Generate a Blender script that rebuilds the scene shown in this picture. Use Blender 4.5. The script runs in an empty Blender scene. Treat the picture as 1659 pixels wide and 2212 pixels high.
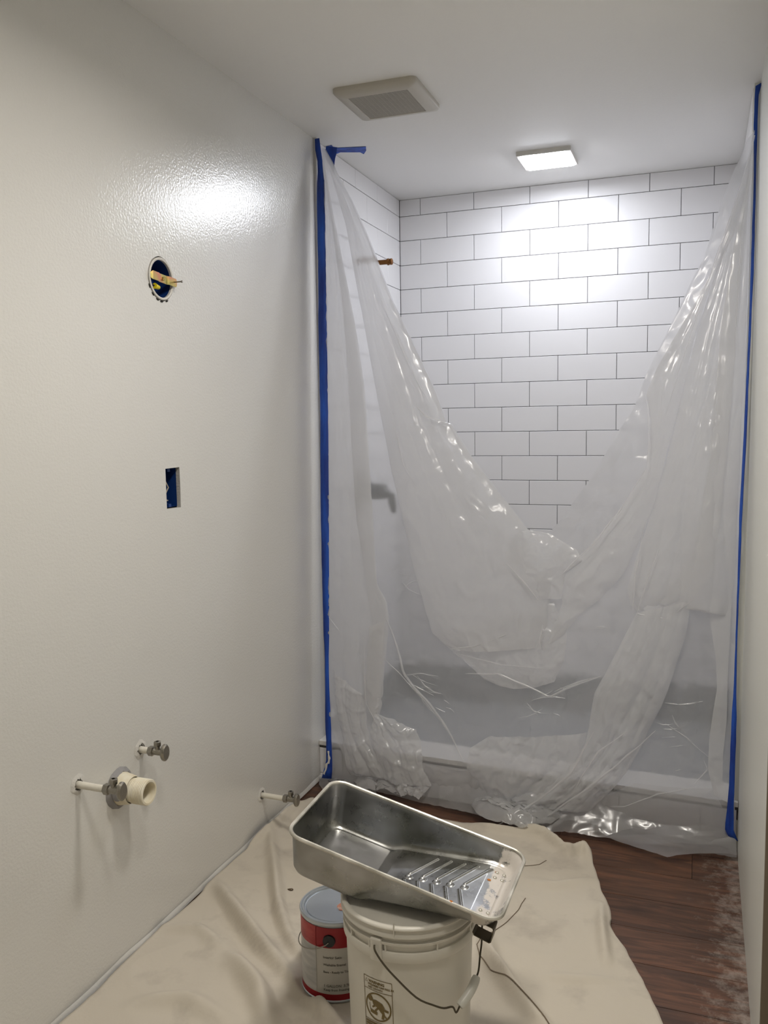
import bpy, bmesh, math, random
from math import sin, cos, pi, radians
from mathutils import Vector, Matrix, noise
from mathutils.geometry import delaunay_2d_cdt
random.seed(7)
SC = bpy.context.scene
COL = SC.collection

# ---------------------------------------------------------------- camera
cd = bpy.data.cameras.new('camera'); cam = bpy.data.objects.new('camera', cd); COL.objects.link(cam)
cd.sensor_fit = 'HORIZONTAL'; cd.sensor_width = 36.0
cd.lens = 36.0 * 1870.8 / 1659.0
cd.clip_start = 0.02
YAW, PITCH, ROLL = -0.3526, -0.0997, -0.0152
cam.location = ((1.2904, 0.0, 1.28816))
fw = Vector((sin(YAW) * cos(PITCH), cos(YAW) * cos(PITCH), sin(PITCH)))
rt = Vector((cos(YAW), -sin(YAW), 0)); up = rt.cross(fw)
r2 = rt * cos(ROLL) + up * sin(ROLL); u2 = up * cos(ROLL) - rt * sin(ROLL)
M3 = Matrix((r2, u2, -fw)).transposed()
cam.rotation_euler = M3.to_euler()
SC.camera = cam

# ---------------------------------------------------------------- world, exposure
w = bpy.data.worlds.new('world'); SC.world = w; w.use_nodes = True
w.node_tree.nodes['Background'].inputs[0].default_value = (0.5, 0.45, 0.4, 1)
w.node_tree.nodes['Background'].inputs[1].default_value = 0.02
SC.view_settings.view_transform = 'Standard'; SC.view_settings.look = 'None'
SC.view_settings.gamma = 1.0; SC.view_settings.use_curve_mapping = False
SC.view_settings.exposure = 0.44
SC.cycles.use_denoising = True
SC.cycles.max_bounces = 9; SC.cycles.transmission_bounces = 8; SC.cycles.transparent_max_bounces = 8
SC.cycles.use_adaptive_sampling = True; SC.cycles.adaptive_threshold = 0.035
SC.cycles.diffuse_bounces = 4; SC.cycles.glossy_bounces = 3
SC.cycles.sample_clamp_indirect = 6.0
SHOWER_LIGHT = ((0.90, 0.93, 1.0), 55.0)       # colour, strength of the panels
ROOM_LIGHT = ((1.0, 0.945, 0.86), 108.0)

# ---------------------------------------------------------------- sizes
H = 2.2846                 # ceiling height
YB = 3.7646                # back wall of the shower
XR = 1.4126                # right wall
YA = 2.85                  # front of the alcove
TW, TH = 0.24327, 0.10659  # tile pitch
A0, L1, E0 = 0.096696, 0.072216, 0.038148

# ---------------------------------------------------------------- material helpers
def srgb(r, g, b):
    f = lambda c: (c / 255 / 12.92) if c / 255 <= 0.04045 else ((c / 255 + 0.055) / 1.055) ** 2.4
    return (f(r), f(g), f(b), 1)
def mat(name, col=(0.8, 0.8, 0.8, 1), rough=0.5, metal=0.0, bump=0.0, bscale=50.0, **kw):
    m = bpy.data.materials.new(name); m.use_nodes = True
    n = m.node_tree.nodes; l = m.node_tree.links
    p = n['Principled BSDF']
    p.inputs['Base Color'].default_value = col; p.inputs['Roughness'].default_value = rough
    p.inputs['Metallic'].default_value = metal
    for k, v in kw.items(): p.inputs[k.replace('_', ' ')].default_value = v
    if bump:
        tc = n.new('ShaderNodeTexCoord'); nz = n.new('ShaderNodeTexNoise'); nz.inputs['Scale'].default_value = bscale
        nz.inputs['Detail'].default_value = 4
        b = n.new('ShaderNodeBump'); b.inputs['Strength'].default_value = bump; b.inputs['Distance'].default_value = 0.002
        l.new(tc.outputs['Object'], nz.inputs['Vector']); l.new(nz.outputs['Fac'], b.inputs['Height'])
        l.new(b.outputs['Normal'], p.inputs['Normal'])
    return m
def nodes(m): return m.node_tree.nodes, m.node_tree.links, m.node_tree.nodes['Principled BSDF']
def mixcol(m, cols, scale=(5, 5, 5), nscale=1.0, detail=4, pos=None, space='Object', rough=0.5, offset=None):
    """noise driven colour ramp into the base colour"""
    n, l, p = nodes(m)
    tc = n.new('ShaderNodeTexCoord'); mp = n.new('ShaderNodeMapping'); mp.inputs['Scale'].default_value = scale
    nz = n.new('ShaderNodeTexNoise'); nz.inputs['Scale'].default_value = nscale; nz.inputs['Detail'].default_value = detail
    nz.inputs['Roughness'].default_value = rough
    cr = n.new('ShaderNodeValToRGB')
    l.new(tc.outputs[space], mp.inputs['Vector']); l.new(mp.outputs['Vector'], nz.inputs['Vector'])
    l.new(nz.outputs['Fac'], cr.inputs['Fac'])
    pos = pos or [0.35 + 0.3 * i / (len(cols) - 1) for i in range(len(cols))]
    e = cr.color_ramp.elements
    e[0].position = pos[0]; e[0].color = cols[0]; e[1].position = pos[-1]; e[1].color = cols[-1]
    for i in range(1, len(cols) - 1):
        x = e.new(pos[i]); x.color = cols[i]
    l.new(cr.outputs['Color'], p.inputs['Base Color'])
    return cr, mp, nz

# wall paint: glossy with a fine roller texture
M_wall = mat('wall_paint', (0.70, 0.69, 0.66, 1), 0.245, bump=0.36, bscale=150, Specular_IOR_Level=0.5, Coat_Weight=1.0, Coat_Roughness=0.185)
_n, _l, _p = nodes(M_wall); _l.new(_p.inputs['Normal'].links[0].from_socket, _p.inputs['Coat Normal'])
M_wall2 = mat('wall_paint_right', (0.70, 0.70, 0.65, 1), 0.4, bump=0.2, bscale=180)
M_ceil = mat('ceiling_paint', (0.88, 0.87, 0.85, 1), 0.6, bump=0.15, bscale=90)
M_tile = mat('white_tile', (0.82, 0.81, 0.82, 1), 0.36, Specular_IOR_Level=0.5)
M_grout = mat('dark_grout', (0.045, 0.038, 0.045, 1), 0.9, bump=0.4, bscale=300)
M_dry = mat('gypsum_edge', (0.48, 0.46, 0.43, 1), 0.9, bump=0.8, bscale=200)
M_dark = mat('dark_cavity', (0.02, 0.018, 0.016, 1), 0.9)
M_membrane = mat('grey_membrane', (0.36, 0.365, 0.37, 1), 0.7, bump=0.3, bscale=40)
M_cap = mat('curb_cap', (0.72, 0.70, 0.67, 1), 0.3)
M_capshade = mat('cap_shadow', (0.07, 0.065, 0.06, 1), 0.4, 0.3)  # near-black colour for the shadow line painted under the curb cap

# blue tape
M_tape = mat('blue_tape', srgb(22, 74, 178), 0.55, bump=0.5, bscale=400)
mixcol(M_tape, [srgb(14, 52, 142), srgb(28, 88, 196)], scale=(30, 30, 4), nscale=1.0)
# wood floor
M_wood = mat('wood_plank', (0.1, 0.05, 0.03, 1), 0.42)
def wood():
    n, l, p = nodes(M_wood)
    tc = n.new('ShaderNodeTexCoord'); oi = n.new('ShaderNodeObjectInfo')
    add = n.new('ShaderNodeVectorMath'); add.operation = 'ADD'
    sc = n.new('ShaderNodeVectorMath'); sc.operation = 'SCALE'; sc.inputs['Scale'].default_value = 37.0
    comb = n.new('ShaderNodeCombineXYZ'); l.new(oi.outputs['Random'], comb.inputs[0]); l.new(oi.outputs['Random'], comb.inputs[1])
    l.new(comb.outputs[0], sc.inputs[0])
    geo = n.new('ShaderNodeNewGeometry')
    l.new(geo.outputs['Position'], add.inputs[0]); l.new(sc.outputs[0], add.inputs[1])
    mp = n.new('ShaderNodeMapping'); mp.inputs['Scale'].default_value = (3.0, 26, 10); l.new(add.outputs[0], mp.inputs['Vector'])
    nz = n.new('ShaderNodeTexNoise'); nz.inputs['Scale'].default_value = 1.0; nz.inputs['Detail'].default_value = 8; nz.inputs['Roughness'].default_value = 0.62; nz.inputs['Distortion'].default_value = 2.0
    l.new(mp.outputs[0], nz.inputs['Vector'])
    cr = n.new('ShaderNodeValToRGB'); e = cr.color_ramp.elements
    e[0].position = 0.30; e[0].color = srgb(58, 38, 28); e[1].position = 0.74; e[1].color = srgb(124, 82, 58)
    x = e.new(0.5); x.color = srgb(86, 58, 42)
    l.new(nz.outputs['Fac'], cr.inputs['Fac'])
    # plank to plank tone
    hv = n.new('ShaderNodeHueSaturation'); mr = n.new('ShaderNodeMapRange')
    mr.inputs['To Min'].default_value = 0.82; mr.inputs['To Max'].default_value = 1.12
    l.new(oi.outputs['Random'], mr.inputs['Value']); l.new(mr.outputs[0], hv.inputs['Value']); l.new(cr.outputs[0], hv.inputs['Color'])
    # white sanding dust along the right wall
    sx = n.new('ShaderNodeSeparateXYZ'); l.new(geo.outputs['Position'], sx.inputs[0])
    m1 = n.new('ShaderNodeMapRange'); m1.inputs['From Min'].default_value = 1.17; m1.inputs['From Max'].default_value = 1.40; l.new(sx.outputs['X'], m1.inputs['Value'])
    n2 = n.new('ShaderNodeTexNoise'); n2.inputs['Scale'].default_value = 26; n2.inputs['Detail'].default_value = 10; n2.inputs['Roughness'].default_value = 0.75
    l.new(geo.outputs['Position'], n2.inputs['Vector'])
    mu = n.new('ShaderNodeMath'); mu.operation = 'MULTIPLY_ADD'; mu.inputs[1].default_value = 0.38; l.new(m1.outputs[0], mu.inputs[0])
    sb = n.new('ShaderNodeMath'); sb.operation = 'SUBTRACT'; sb.inputs[1].default_value = 0.78; l.new(n2.outputs['Fac'], sb.inputs[0]); l.new(sb.outputs[0], mu.inputs[2])
    m2 = n.new('ShaderNodeMapRange'); m2.inputs['From Min'].default_value = 0.0; m2.inputs['From Max'].default_value = 0.25; m2.inputs['To Max'].default_value = 0.42; l.new(mu.outputs[0], m2.inputs['Value'])
    mx = n.new('ShaderNodeMix'); mx.data_type = 'RGBA'; l.new(m2.outputs[0], mx.inputs['Factor'])
    l.new(hv.outputs[0], mx.inputs[6]); mx.inputs[7].default_value = srgb(205, 198, 188)
    l.new(mx.outputs[2], p.inputs['Base Color'])
    b = n.new('ShaderNodeBump'); b.inputs['Strength'].default_value = 0.3; b.inputs['Distance'].default_value = 0.001
    l.new(nz.outputs['Fac'], b.inputs['Height']); l.new(b.outputs[0], p.inputs['Normal'])
wood()
# canvas drop cloth
M_cloth = mat('canvas_cloth', srgb(212, 205, 192), 0.9)
def cloth_m():
    n, l, p = nodes(M_cloth)
    tc = n.new('ShaderNodeTexCoord')
    nz = n.new('ShaderNodeTexNoise'); nz.inputs['Scale'].default_value = 5.5; nz.inputs['Detail'].default_value = 5; nz.inputs['Roughness'].default_value = 0.6
    l.new(tc.outputs['Object'], nz.inputs['Vector'])
    cr = n.new('ShaderNodeValToRGB'); e = cr.color_ramp.elements
    e[0].position = 0.28; e[0].color = srgb(176, 167, 154); e[1].position = 0.46; e[1].color = srgb(200, 191, 176)
    l.new(nz.outputs['Fac'], cr.inputs['Fac']); l.new(cr.outputs[0], p.inputs['Base Color'])
    n2 = n.new('ShaderNodeTexNoise'); n2.inputs['Scale'].default_value = 22; n2.inputs['Detail'].default_value = 6
    l.new(tc.outputs['Object'], n2.inputs['Vector'])
    b = n.new('ShaderNodeBump'); b.inputs['Strength'].default_value = 0.35; b.inputs['Distance'].default_value = 0.006
    l.new(n2.outputs['Fac'], b.inputs['Height']); l.new(b.outputs[0], p.inputs['Normal'])
cloth_m()
M_hem = mat('hem_thread', srgb(120, 106, 90), 0.9)
# polythene sheet
M_poly = bpy.data.materials.new('polythene'); M_poly.use_nodes = True
M_poly2 = bpy.data.materials.new('polythene_gathered'); M_poly2.use_nodes = True
def poly(M_poly, scatter):
    n = M_poly.node_tree.nodes; l = M_poly.node_tree.links; n.clear()
    out = n.new('ShaderNodeOutputMaterial')
    tc = n.new('ShaderNodeTexCoord')
    nz = n.new('ShaderNodeTexNoise'); nz.inputs['Scale'].default_value = 15; nz.inputs['Detail'].default_value = 6; nz.inputs['Roughness'].default_value = 0.55; nz.inputs['Distortion'].default_value = 0.8
    try: nz.noise_type = 'RIDGED_MULTIFRACTAL'
    except Exception: pass
    mpp = n.new('ShaderNodeMapping'); mpp.inputs['Scale'].default_value = (1.0, 1.0, 0.4); mpp.inputs['Rotation'].default_value = (0, 0.35, 0)
    l.new(tc.outputs['Object'], mpp.inputs['Vector']); l.new(mpp.outputs[0], nz.inputs['Vector'])
    b = n.new('ShaderNodeBump'); b.inputs['Strength'].default_value = 0.55; b.inputs['Distance'].default_value = 0.004
    l.new(nz.outputs['Fac'], b.inputs['Height'])
    rf = n.new('ShaderNodeBsdfRefraction'); rf.inputs['IOR'].default_value = 1.05; rf.inputs['Roughness'].default_value = 0.5; rf.inputs['Color'].default_value = (0.86, 0.86, 0.875, 1)
    df = n.new('ShaderNodeBsdfDiffuse'); df.inputs['Color'].default_value = (0.97, 0.97, 0.975, 1)
    tl = n.new('ShaderNodeBsdfTranslucent'); tl.inputs['Color'].default_value = (0.98, 0.98, 0.985, 1)
    ms = n.new('ShaderNodeMixShader'); ms.inputs[0].default_value = 0.55; l.new(df.outputs[0], ms.inputs[1]); l.new(tl.outputs[0], ms.inputs[2])
    mb = n.new('ShaderNodeMixShader'); mb.inputs[0].default_value = scatter; l.new(rf.outputs[0], mb.inputs[1]); l.new(ms.outputs[0], mb.inputs[2])
    gl = n.new('ShaderNodeBsdfGlossy'); gl.inputs['Roughness'].default_value = 0.2; gl.inputs['Color'].default_value = (1, 1, 1, 1); l.new(b.outputs[0], gl.inputs['Normal'])
    fr = n.new('ShaderNodeLayerWeight'); fr.inputs['Blend'].default_value = 0.5; l.new(b.outputs[0], fr.inputs['Normal'])
    pw = n.new('ShaderNodeMath'); pw.operation = 'POWER'; pw.inputs[1].default_value = 4.0; l.new(fr.outputs['Facing'], pw.inputs[0])
    mr = n.new('ShaderNodeMapRange'); mr.inputs['From Max'].default_value = 1; mr.inputs['To Min'].default_value = 0.045; mr.inputs['To Max'].default_value = 0.45; l.new(pw.outputs[0], mr.inputs['Value'])
    mg = n.new('ShaderNodeMixShader'); l.new(mr.outputs[0], mg.inputs[0]); l.new(mb.outputs[0], mg.inputs[1]); l.new(gl.outputs[0], mg.inputs[2])
    l.new(mg.outputs[0], out.inputs[0])
poly(M_poly, 0.27); poly(M_poly2, 0.50)
# metals, plastics
M_tin = mat('galvanised_steel', (0.42, 0.42, 0.40, 1), 0.28, 1.0)
def tin():
    n, l, p = nodes(M_tin)
    tc = n.new('ShaderNodeTexCoord')
    nz = n.new('ShaderNodeTexNoise'); nz.inputs['Scale'].default_value = 16; nz.inputs['Detail'].default_value = 8; nz.inputs['Roughness'].default_value = 0.65
    l.new(tc.outputs['Object'], nz.inputs['Vector'])
    sx = n.new('ShaderNodeSeparateXYZ'); l.new(tc.outputs['Object'], sx.inputs[0])
    # dried paint film on the ledge at the shallow end and streaks elsewhere
    mr = n.new('ShaderNodeMapRange'); mr.inputs['From Min'].default_value = 0.158; mr.inputs['From Max'].default_value = 0.175; mr.inputs['To Max'].default_value = 0.34; l.new(sx.outputs[0], mr.inputs['Value'])
    ad = n.new('ShaderNodeMath'); ad.operation = 'ADD'; l.new(mr.outputs[0], ad.inputs[0]); l.new(nz.outputs['Fac'], ad.inputs[1])
    m2 = n.new('ShaderNodeMapRange'); m2.inputs['From Min'].default_value = 0.73; m2.inputs['From Max'].default_value = 0.80; l.new(ad.outputs[0], m2.inputs['Value'])
    n3 = n.new('ShaderNodeTexNoise'); n3.inputs['Scale'].default_value = 7; n3.inputs['Detail'].default_value = 3; l.new(tc.outputs['Object'], n3.inputs['Vector'])
    cr = n.new('ShaderNodeValToRGB'); e = cr.color_ramp.elements; e[0].position = .35; e[0].color = (0.22, 0.22, 0.19, 1); e[1].position = .65; e[1].color = (0.46, 0.46, 0.47, 1); l.new(n3.outputs['Fac'], cr.inputs['Fac'])
    mx = n.new('ShaderNodeMix'); mx.data_type = 'RGBA'; l.new(m2.outputs[0], mx.inputs['Factor']); l.new(cr.outputs[0], mx.inputs[6]); mx.inputs[7].default_value = srgb(205, 198, 190)
    l.new(mx.outputs[2], p.inputs['Base Color'])
    mm = n.new('ShaderNodeMapRange'); mm.inputs['To Min'].default_value = 1; mm.inputs['To Max'].default_value = 0; l.new(m2.outputs[0], mm.inputs['Value']); l.new(mm.outputs[0], p.inputs['Metallic'])
    rr = n.new('ShaderNodeMapRange'); rr.inputs['From Min'].default_value = .3; rr.inputs['From Max'].default_value = .7; rr.inputs['To Min'].default_value = 0.2; rr.inputs['To Max'].default_value = 0.42; l.new(nz.outputs['Fac'], rr.inputs['Value']); l.new(rr.outputs[0], p.inputs['Roughness'])
tin()
M_rim = mat('rim_steel_paint', (0.62, 0.60, 0.55, 1), 0.35, 0.4)
mixcol(M_rim, [(0.35, 0.33, 0.28, 1), (0.78, 0.75, 0.68, 1)], scale=(14, 14, 14), nscale=1)
M_rust = mat('orange_rust', srgb(196, 120, 50), 0.8)
M_bucket = mat('white_hdpe', (0.66, 0.63, 0.56, 1), 0.38, Subsurface_Weight=0.12, Subsurface_Radius=(0.02, 0.02, 0.02), bump=0.05, bscale=30)
M_print = mat('brown_print', srgb(112, 94, 52), 0.6)
M_wire = mat('dark_steel_wire', (0.10, 0.085, 0.06, 1), 0.4, 0.8)
M_grip = mat('clear_grip', (0.62, 0.61, 0.56, 1), 0.35, Alpha=1.0)
M_canred = mat('can_red', srgb(150, 12, 26), 0.35)
M_canred2 = mat('can_red_worn', srgb(166, 36, 42), 0.4)
mixcol(M_canred2, [srgb(150, 18, 30), srgb(180, 62, 62)], scale=(20, 20, 60), nscale=1)
M_canwhite = mat('can_white', srgb(196, 192, 184), 0.4)
M_cangrey = mat('can_lightgrey', srgb(178, 178, 176), 0.4)
mixcol(M_cangrey, [srgb(168, 168, 167), srgb(198, 196, 192)], scale=(14, 14, 70), nscale=1)
M_lid = mat('lid_steel', (0.52, 0.56, 0.60, 1), 0.32, 0.75)
M_smear = mat('peach_smear', srgb(214, 150, 120), 0.6)
mixcol(M_smear, [srgb(196, 120, 92), srgb(226, 196, 180)], scale=(90, 90, 90), nscale=1)
M_black = mat('black_plastic', (0.012, 0.012, 0.014, 1), 0.4)
M_inkgrey = mat('grey_ink', srgb(110, 106, 98), 0.7)
M_chrome = mat('dull_chrome', (0.33, 0.31, 0.27, 1), 0.32, 1.0, bump=0.6, bscale=220)
M_pipe = mat('painted_pipe', srgb(224, 219, 206), 0.5, bump=0.6, bscale=120)
M_pvc = mat('cream_pvc', srgb(222, 208, 170), 0.4)
mixcol(M_pvc, [srgb(218, 206, 176), srgb(234, 228, 210)], scale=(30, 30, 30), nscale=1)
M_putty = mat('grey_putty', (0.28, 0.27, 0.27, 1), 0.6, bump=1.0, bscale=90)
M_copper = mat('aged_brass', srgb(120, 78, 36), 0.45, 0.7)
M_brass = mat('zinc_yellow', srgb(170, 150, 84), 0.3, 0.8)
mixcol(M_brass, [srgb(150, 152, 92), srgb(196, 176, 104), srgb(206, 140, 110)], scale=(26, 26, 26), nscale=1)
M_bluebox = mat('blue_box', srgb(10, 50, 112), 0.5)
M_yellow = mat('yellow_nut', srgb(235, 215, 30), 0.4)
M_wiregrey = mat('grey_cable', srgb(176, 166, 150), 0.5)
M_wiredark = mat('dark_cable', srgb(40, 26, 22), 0.5)
M_vent = mat('vent_plastic', (0.52, 0.49, 0.43, 1), 0.45)
M_grille = mat('vent_grille', (0.40, 0.375, 0.33, 1), 0.6)
M_white = mat('white_plastic', (0.72, 0.70, 0.66, 1), 0.35)
M_plaster = mat('plaster_patch', (0.66, 0.64, 0.60, 1), 0.85, bump=1.0, bscale=130)
M_shvalve = mat('valve_black', (0.03, 0.035, 0.04, 1), 0.3)
M_casing = mat('door_casing', srgb(120, 108, 92), 0.6)
M_chip = mat('brown_chip', srgb(92, 76, 58), 0.8)
def emit(name, colst):
    m = bpy.data.materials.new(name); m.use_nodes = True; n = m.node_tree.nodes; n.clear()
    o = n.new('ShaderNodeOutputMaterial'); e = n.new('ShaderNodeEmission')
    e.inputs[0].default_value = (*colst[0], 1); e.inputs[1].default_value = colst[1]
    m.node_tree.links.new(e.outputs[0], o.inputs[0]); return m
M_led_shower = emit('led_shower', SHOWER_LIGHT); M_led_room = emit('led_room', ROOM_LIGHT); M_led_near = emit('led_room_near', (ROOM_LIGHT[0], ROOM_LIGHT[1] * 0.72))

# ---------------------------------------------------------------- mesh helpers
class MB:
    def __init__(s): s.v = []; s.f = []; s.sm = []
    def add(s, vs, fs, smooth=False):
        b = len(s.v); s.v += [tuple(p) for p in vs]; s.f += [tuple(i + b for i in f) for f in fs]; s.sm += [smooth] * len(fs); return s
    def box(s, x0, x1, y0, y1, z0, z1):
        return s.add([(x0, y0, z0), (x1, y0, z0), (x1, y1, z0), (x0, y1, z0), (x0, y0, z1), (x1, y0, z1), (x1, y1, z1), (x0, y1, z1)],
                     [(0, 3, 2, 1), (4, 5, 6, 7), (0, 1, 5, 4), (1, 2, 6, 5), (2, 3, 7, 6), (3, 0, 4, 7)])
    def tube(s, pts, r, n=10, cap=True, closed=False):
        pts = [Vector(p) for p in pts]; N = len(pts); rs = r if isinstance(r, (list, tuple)) else [r] * N
        t0 = (pts[1] - pts[0]).normalized(); a = t0.orthogonal().normalized(); vs = []
        for i, p in enumerate(pts):
            if closed: t = (pts[(i + 1) % N] - pts[i - 1]).normalized()
            else: t = (pts[min(i + 1, N - 1)] - pts[max(i - 1, 0)]).normalized()
            a = (a - t * a.dot(t)).normalized(); b = t.cross(a)
            for k in range(n):
                q = 2 * pi * k / n; vs.append(p + (a * cos(q) + b * sin(q)) * rs[i])
        fs = []
        for i in range(N if closed else N - 1):
            j = (i + 1) % N
            for k in range(n):
                fs.append((i * n + k, i * n + (k + 1) % n, j * n + (k + 1) % n, j * n + k))
        if cap and not closed: fs += [tuple(range(n))[::-1], tuple((N - 1) * n + k for k in range(n))]
        return s.add(vs, fs, True)
    def lathe(s, prof, n=48, axis='z', c=(0, 0, 0), cap=(False, False), a0=0, a1=2 * pi):
        full = abs(a1 - a0 - 2 * pi) < 1e-6; vs = []; m = n if full else n + 1
        for r, h in prof:
            for k in range(m):
                q = a0 + (a1 - a0) * k / n; x, y = r * cos(q), r * sin(q)
                p = (x, y, h) if axis == 'z' else (h, x, y)
                vs.append((c[0] + p[0], c[1] + p[1], c[2] + p[2]))
        fs = []
        for i in range(len(prof) - 1):
            for k in range(n):
                k2 = (k + 1) % m
                fs.append((i * m + k, i * m + k2, (i + 1) * m + k2, (i + 1) * m + k))
        if cap[0]: fs.append(tuple(range(m))[::-1])
        if cap[1]: fs.append(tuple((len(prof) - 1) * m + k for k in range(m)))
        return s.add(vs, fs, True)
    def obj(s, name, m, parent=None, loc=(0, 0, 0), rot=(0, 0, 0), sharp=40):
        me = bpy.data.meshes.new(name); me.from_pydata(s.v, [], s.f); me.update()
        me.polygons.foreach_set('use_smooth', s.sm)
        if any(s.sm): me.set_sharp_from_angle(angle=radians(sharp))
        me.materials.append(m)
        o = bpy.data.objects.new(name, me); COL.objects.link(o); o.location = loc; o.rotation_euler = rot
        if parent: o.parent = parent
        return o
def fix(o):
    bm = bmesh.new(); bm.from_mesh(o.data); bmesh.ops.recalc_face_normals(bm, faces=bm.faces); bm.to_mesh(o.data); bm.free(); return o
def bevel(o, w=0.002, seg=2):
    b = o.modifiers.new('bevel', 'BEVEL'); b.width = w; b.segments = seg; b.limit_method = 'ANGLE'; return o
def thing(name, label, cat, loc=(0, 0, 0), group=None):
    o = bpy.data.objects.new(name, None); COL.objects.link(o); o.location = loc; o.empty_display_size = 0.05
    o['label'] = label; o['category'] = cat
    if group: o['group'] = group
    return o
def tag(o, label, cat, group=None):
    o['label'] = label; o['category'] = cat
    if group: o['group'] = group
    return o
def struct(o, label=None):
    o['kind'] = 'structure'
    if label: o['label'] = label
    return o
def copyo(src, name, parent=None, loc=None):
    o = src.copy(); o.name = name; COL.objects.link(o)
    if parent: o.parent = parent
    if loc is not None: o.location = loc
    return o

# ================================================================= SETTING
RY0 = -0.75      # rear of the room
RX1 = 1.95
# floor slab and planks
fl = MB().box(-0.1, RX1 + 0.1, RY0 - 0.1, YB + 0.1, -0.06, -0.004).obj('floor', M_dark); struct(fl, 'dark brown wood plank floor')
PH = 0.148; y0 = 2.04 + 0.148 * 0
rows = []
k = -24
while True:
    ya = 2.037 + PH * k; yb = ya + PH
    if ya > YA - 0.1: break
    if yb > RY0:
        rows.append((k, max(ya, RY0), min(yb, 2.80)))
    k += 1
ends = {}
for k, ya, yb in rows:
    xs = [0.0]; x = random.uniform(0.25, 1.0) if k != 3 else 1.287 - 1.1
    if k == 0: x = 0.9
    if k != 3 and any(abs(x + 1.1 * q - 1.36) < 0.16 for q in range(3)): x += 0.33
    while x < RX1: xs.append(x); x += 1.1
    xs.append(RX1)
    for a, b in zip(xs[:-1], xs[1:]):
        if b - a < 0.03: continue
        g = 0.0003; bb = 0.0005
        m = MB().add([(a + g, ya + g, -0.008), (b - g, ya + g, -0.008), (b - g, yb - g, -0.008), (a + g, yb - g, -0.008),
                      (a + g + bb, ya + g + bb, 0), (b - g - bb, ya + g + bb, 0), (b - g - bb, yb - g - bb, 0), (a + g + bb, yb - g - bb, 0)],
                     [(4, 5, 6, 7), (0, 1, 5, 4), (1, 2, 6, 5), (2, 3, 7, 6), (3, 0, 4, 7)])
        m.obj('plank', M_wood, fl)
# ceiling
ce = MB().box(-0.1, RX1 + 0.1, RY0 - 0.1, YB + 0.1, H, H + 0.05).obj('ceiling', M_ceil); struct(ce, 'off-white painted ceiling')

# left wall with cut-outs
BOXC = (1.904, 1.664, 0.0505)                     # round box (y, z, r)
OUT = (1.890, 1.9535, 1.082, 1.187)               # outlet hole
PIPES = [(1.506, 0.503, 0.0135), (1.735, 0.500, 0.0135), (2.343, 0.128, 0.0135)]
def wall_with_holes(y0, y1, z0, z1, holes, name, m):
    pts = [(y0, z0), (y1, z0), (y1, z1), (y0, z1)]; edges = [(0, 1), (1, 2), (2, 3), (3, 0)]
    for h in holes:
        b = len(pts); pts += h; edges += [(b + i, b + (i + 1) % len(h)) for i in range(len(h))]
    vo, eo, fo, *_ = delaunay_2d_cdt([Vector(p) for p in pts], edges, [], 1, 1e-6)
    def inside(p, poly):
        c = False
        for i in range(len(poly)):
            a, b = poly[i], poly[i - 1]
            if (a[1] > p[1]) != (b[1] > p[1]) and p[0] < (b[0] - a[0]) * (p[1] - a[1]) / (b[1] - a[1]) + a[0]: c = not c
        return c
    mb = MB(); fs = []
    for f in fo:
        c = (sum(vo[i][0] for i in f) / len(f), sum(vo[i][1] for i in f) / len(f))
        if any(inside(c, h) for h in holes): continue
        fs.append(tuple(f))
    mb.add([(0, v[0], v[1]) for v in vo], fs)
    for h in holes:                                # reveal of each cut-out
        n = len(h); mb.add([(0, *p) for p in h] + [(-0.0127, *p) for p in h], [(i, (i + 1) % n, n + (i + 1) % n, n + i) for i in range(n)])
    o = mb.obj(name, m); o.data.materials.append(M_dry)
    for p in o.data.polygons:
        if abs(p.normal.x) < 0.5: p.material_index = 1
    return o
def ring(y, z, r, n=40, j=0.0): return [(y + r * cos(2 * pi * i / n) * (1 + j * random.uniform(-1, 1)), z + r * sin(2 * pi * i / n) * (1 + j * random.uniform(-1, 1))) for i in range(n)]
holes = [ring(BOXC[0], BOXC[1], BOXC[2] + 0.0045, 48, 0.012),
         [(OUT[0], OUT[2]), (OUT[1], OUT[2] - 0.001), (OUT[1] + 0.001, (OUT[2] + OUT[3]) / 2), (OUT[1], OUT[3]), (OUT[0], OUT[3] - 0.001)]] + [ring(a, b, c, 14, 0.12) for a, b, c in PIPES]
wl = wall_with_holes(RY0, YA, 0, H, holes, 'wall_left', M_wall); struct(wl, 'glossy off-white painted wall with two open electrical holes')
MB().box(-0.12, -0.11, RY0, YA, 0, H).obj('backing', M_dark, wl)
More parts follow.
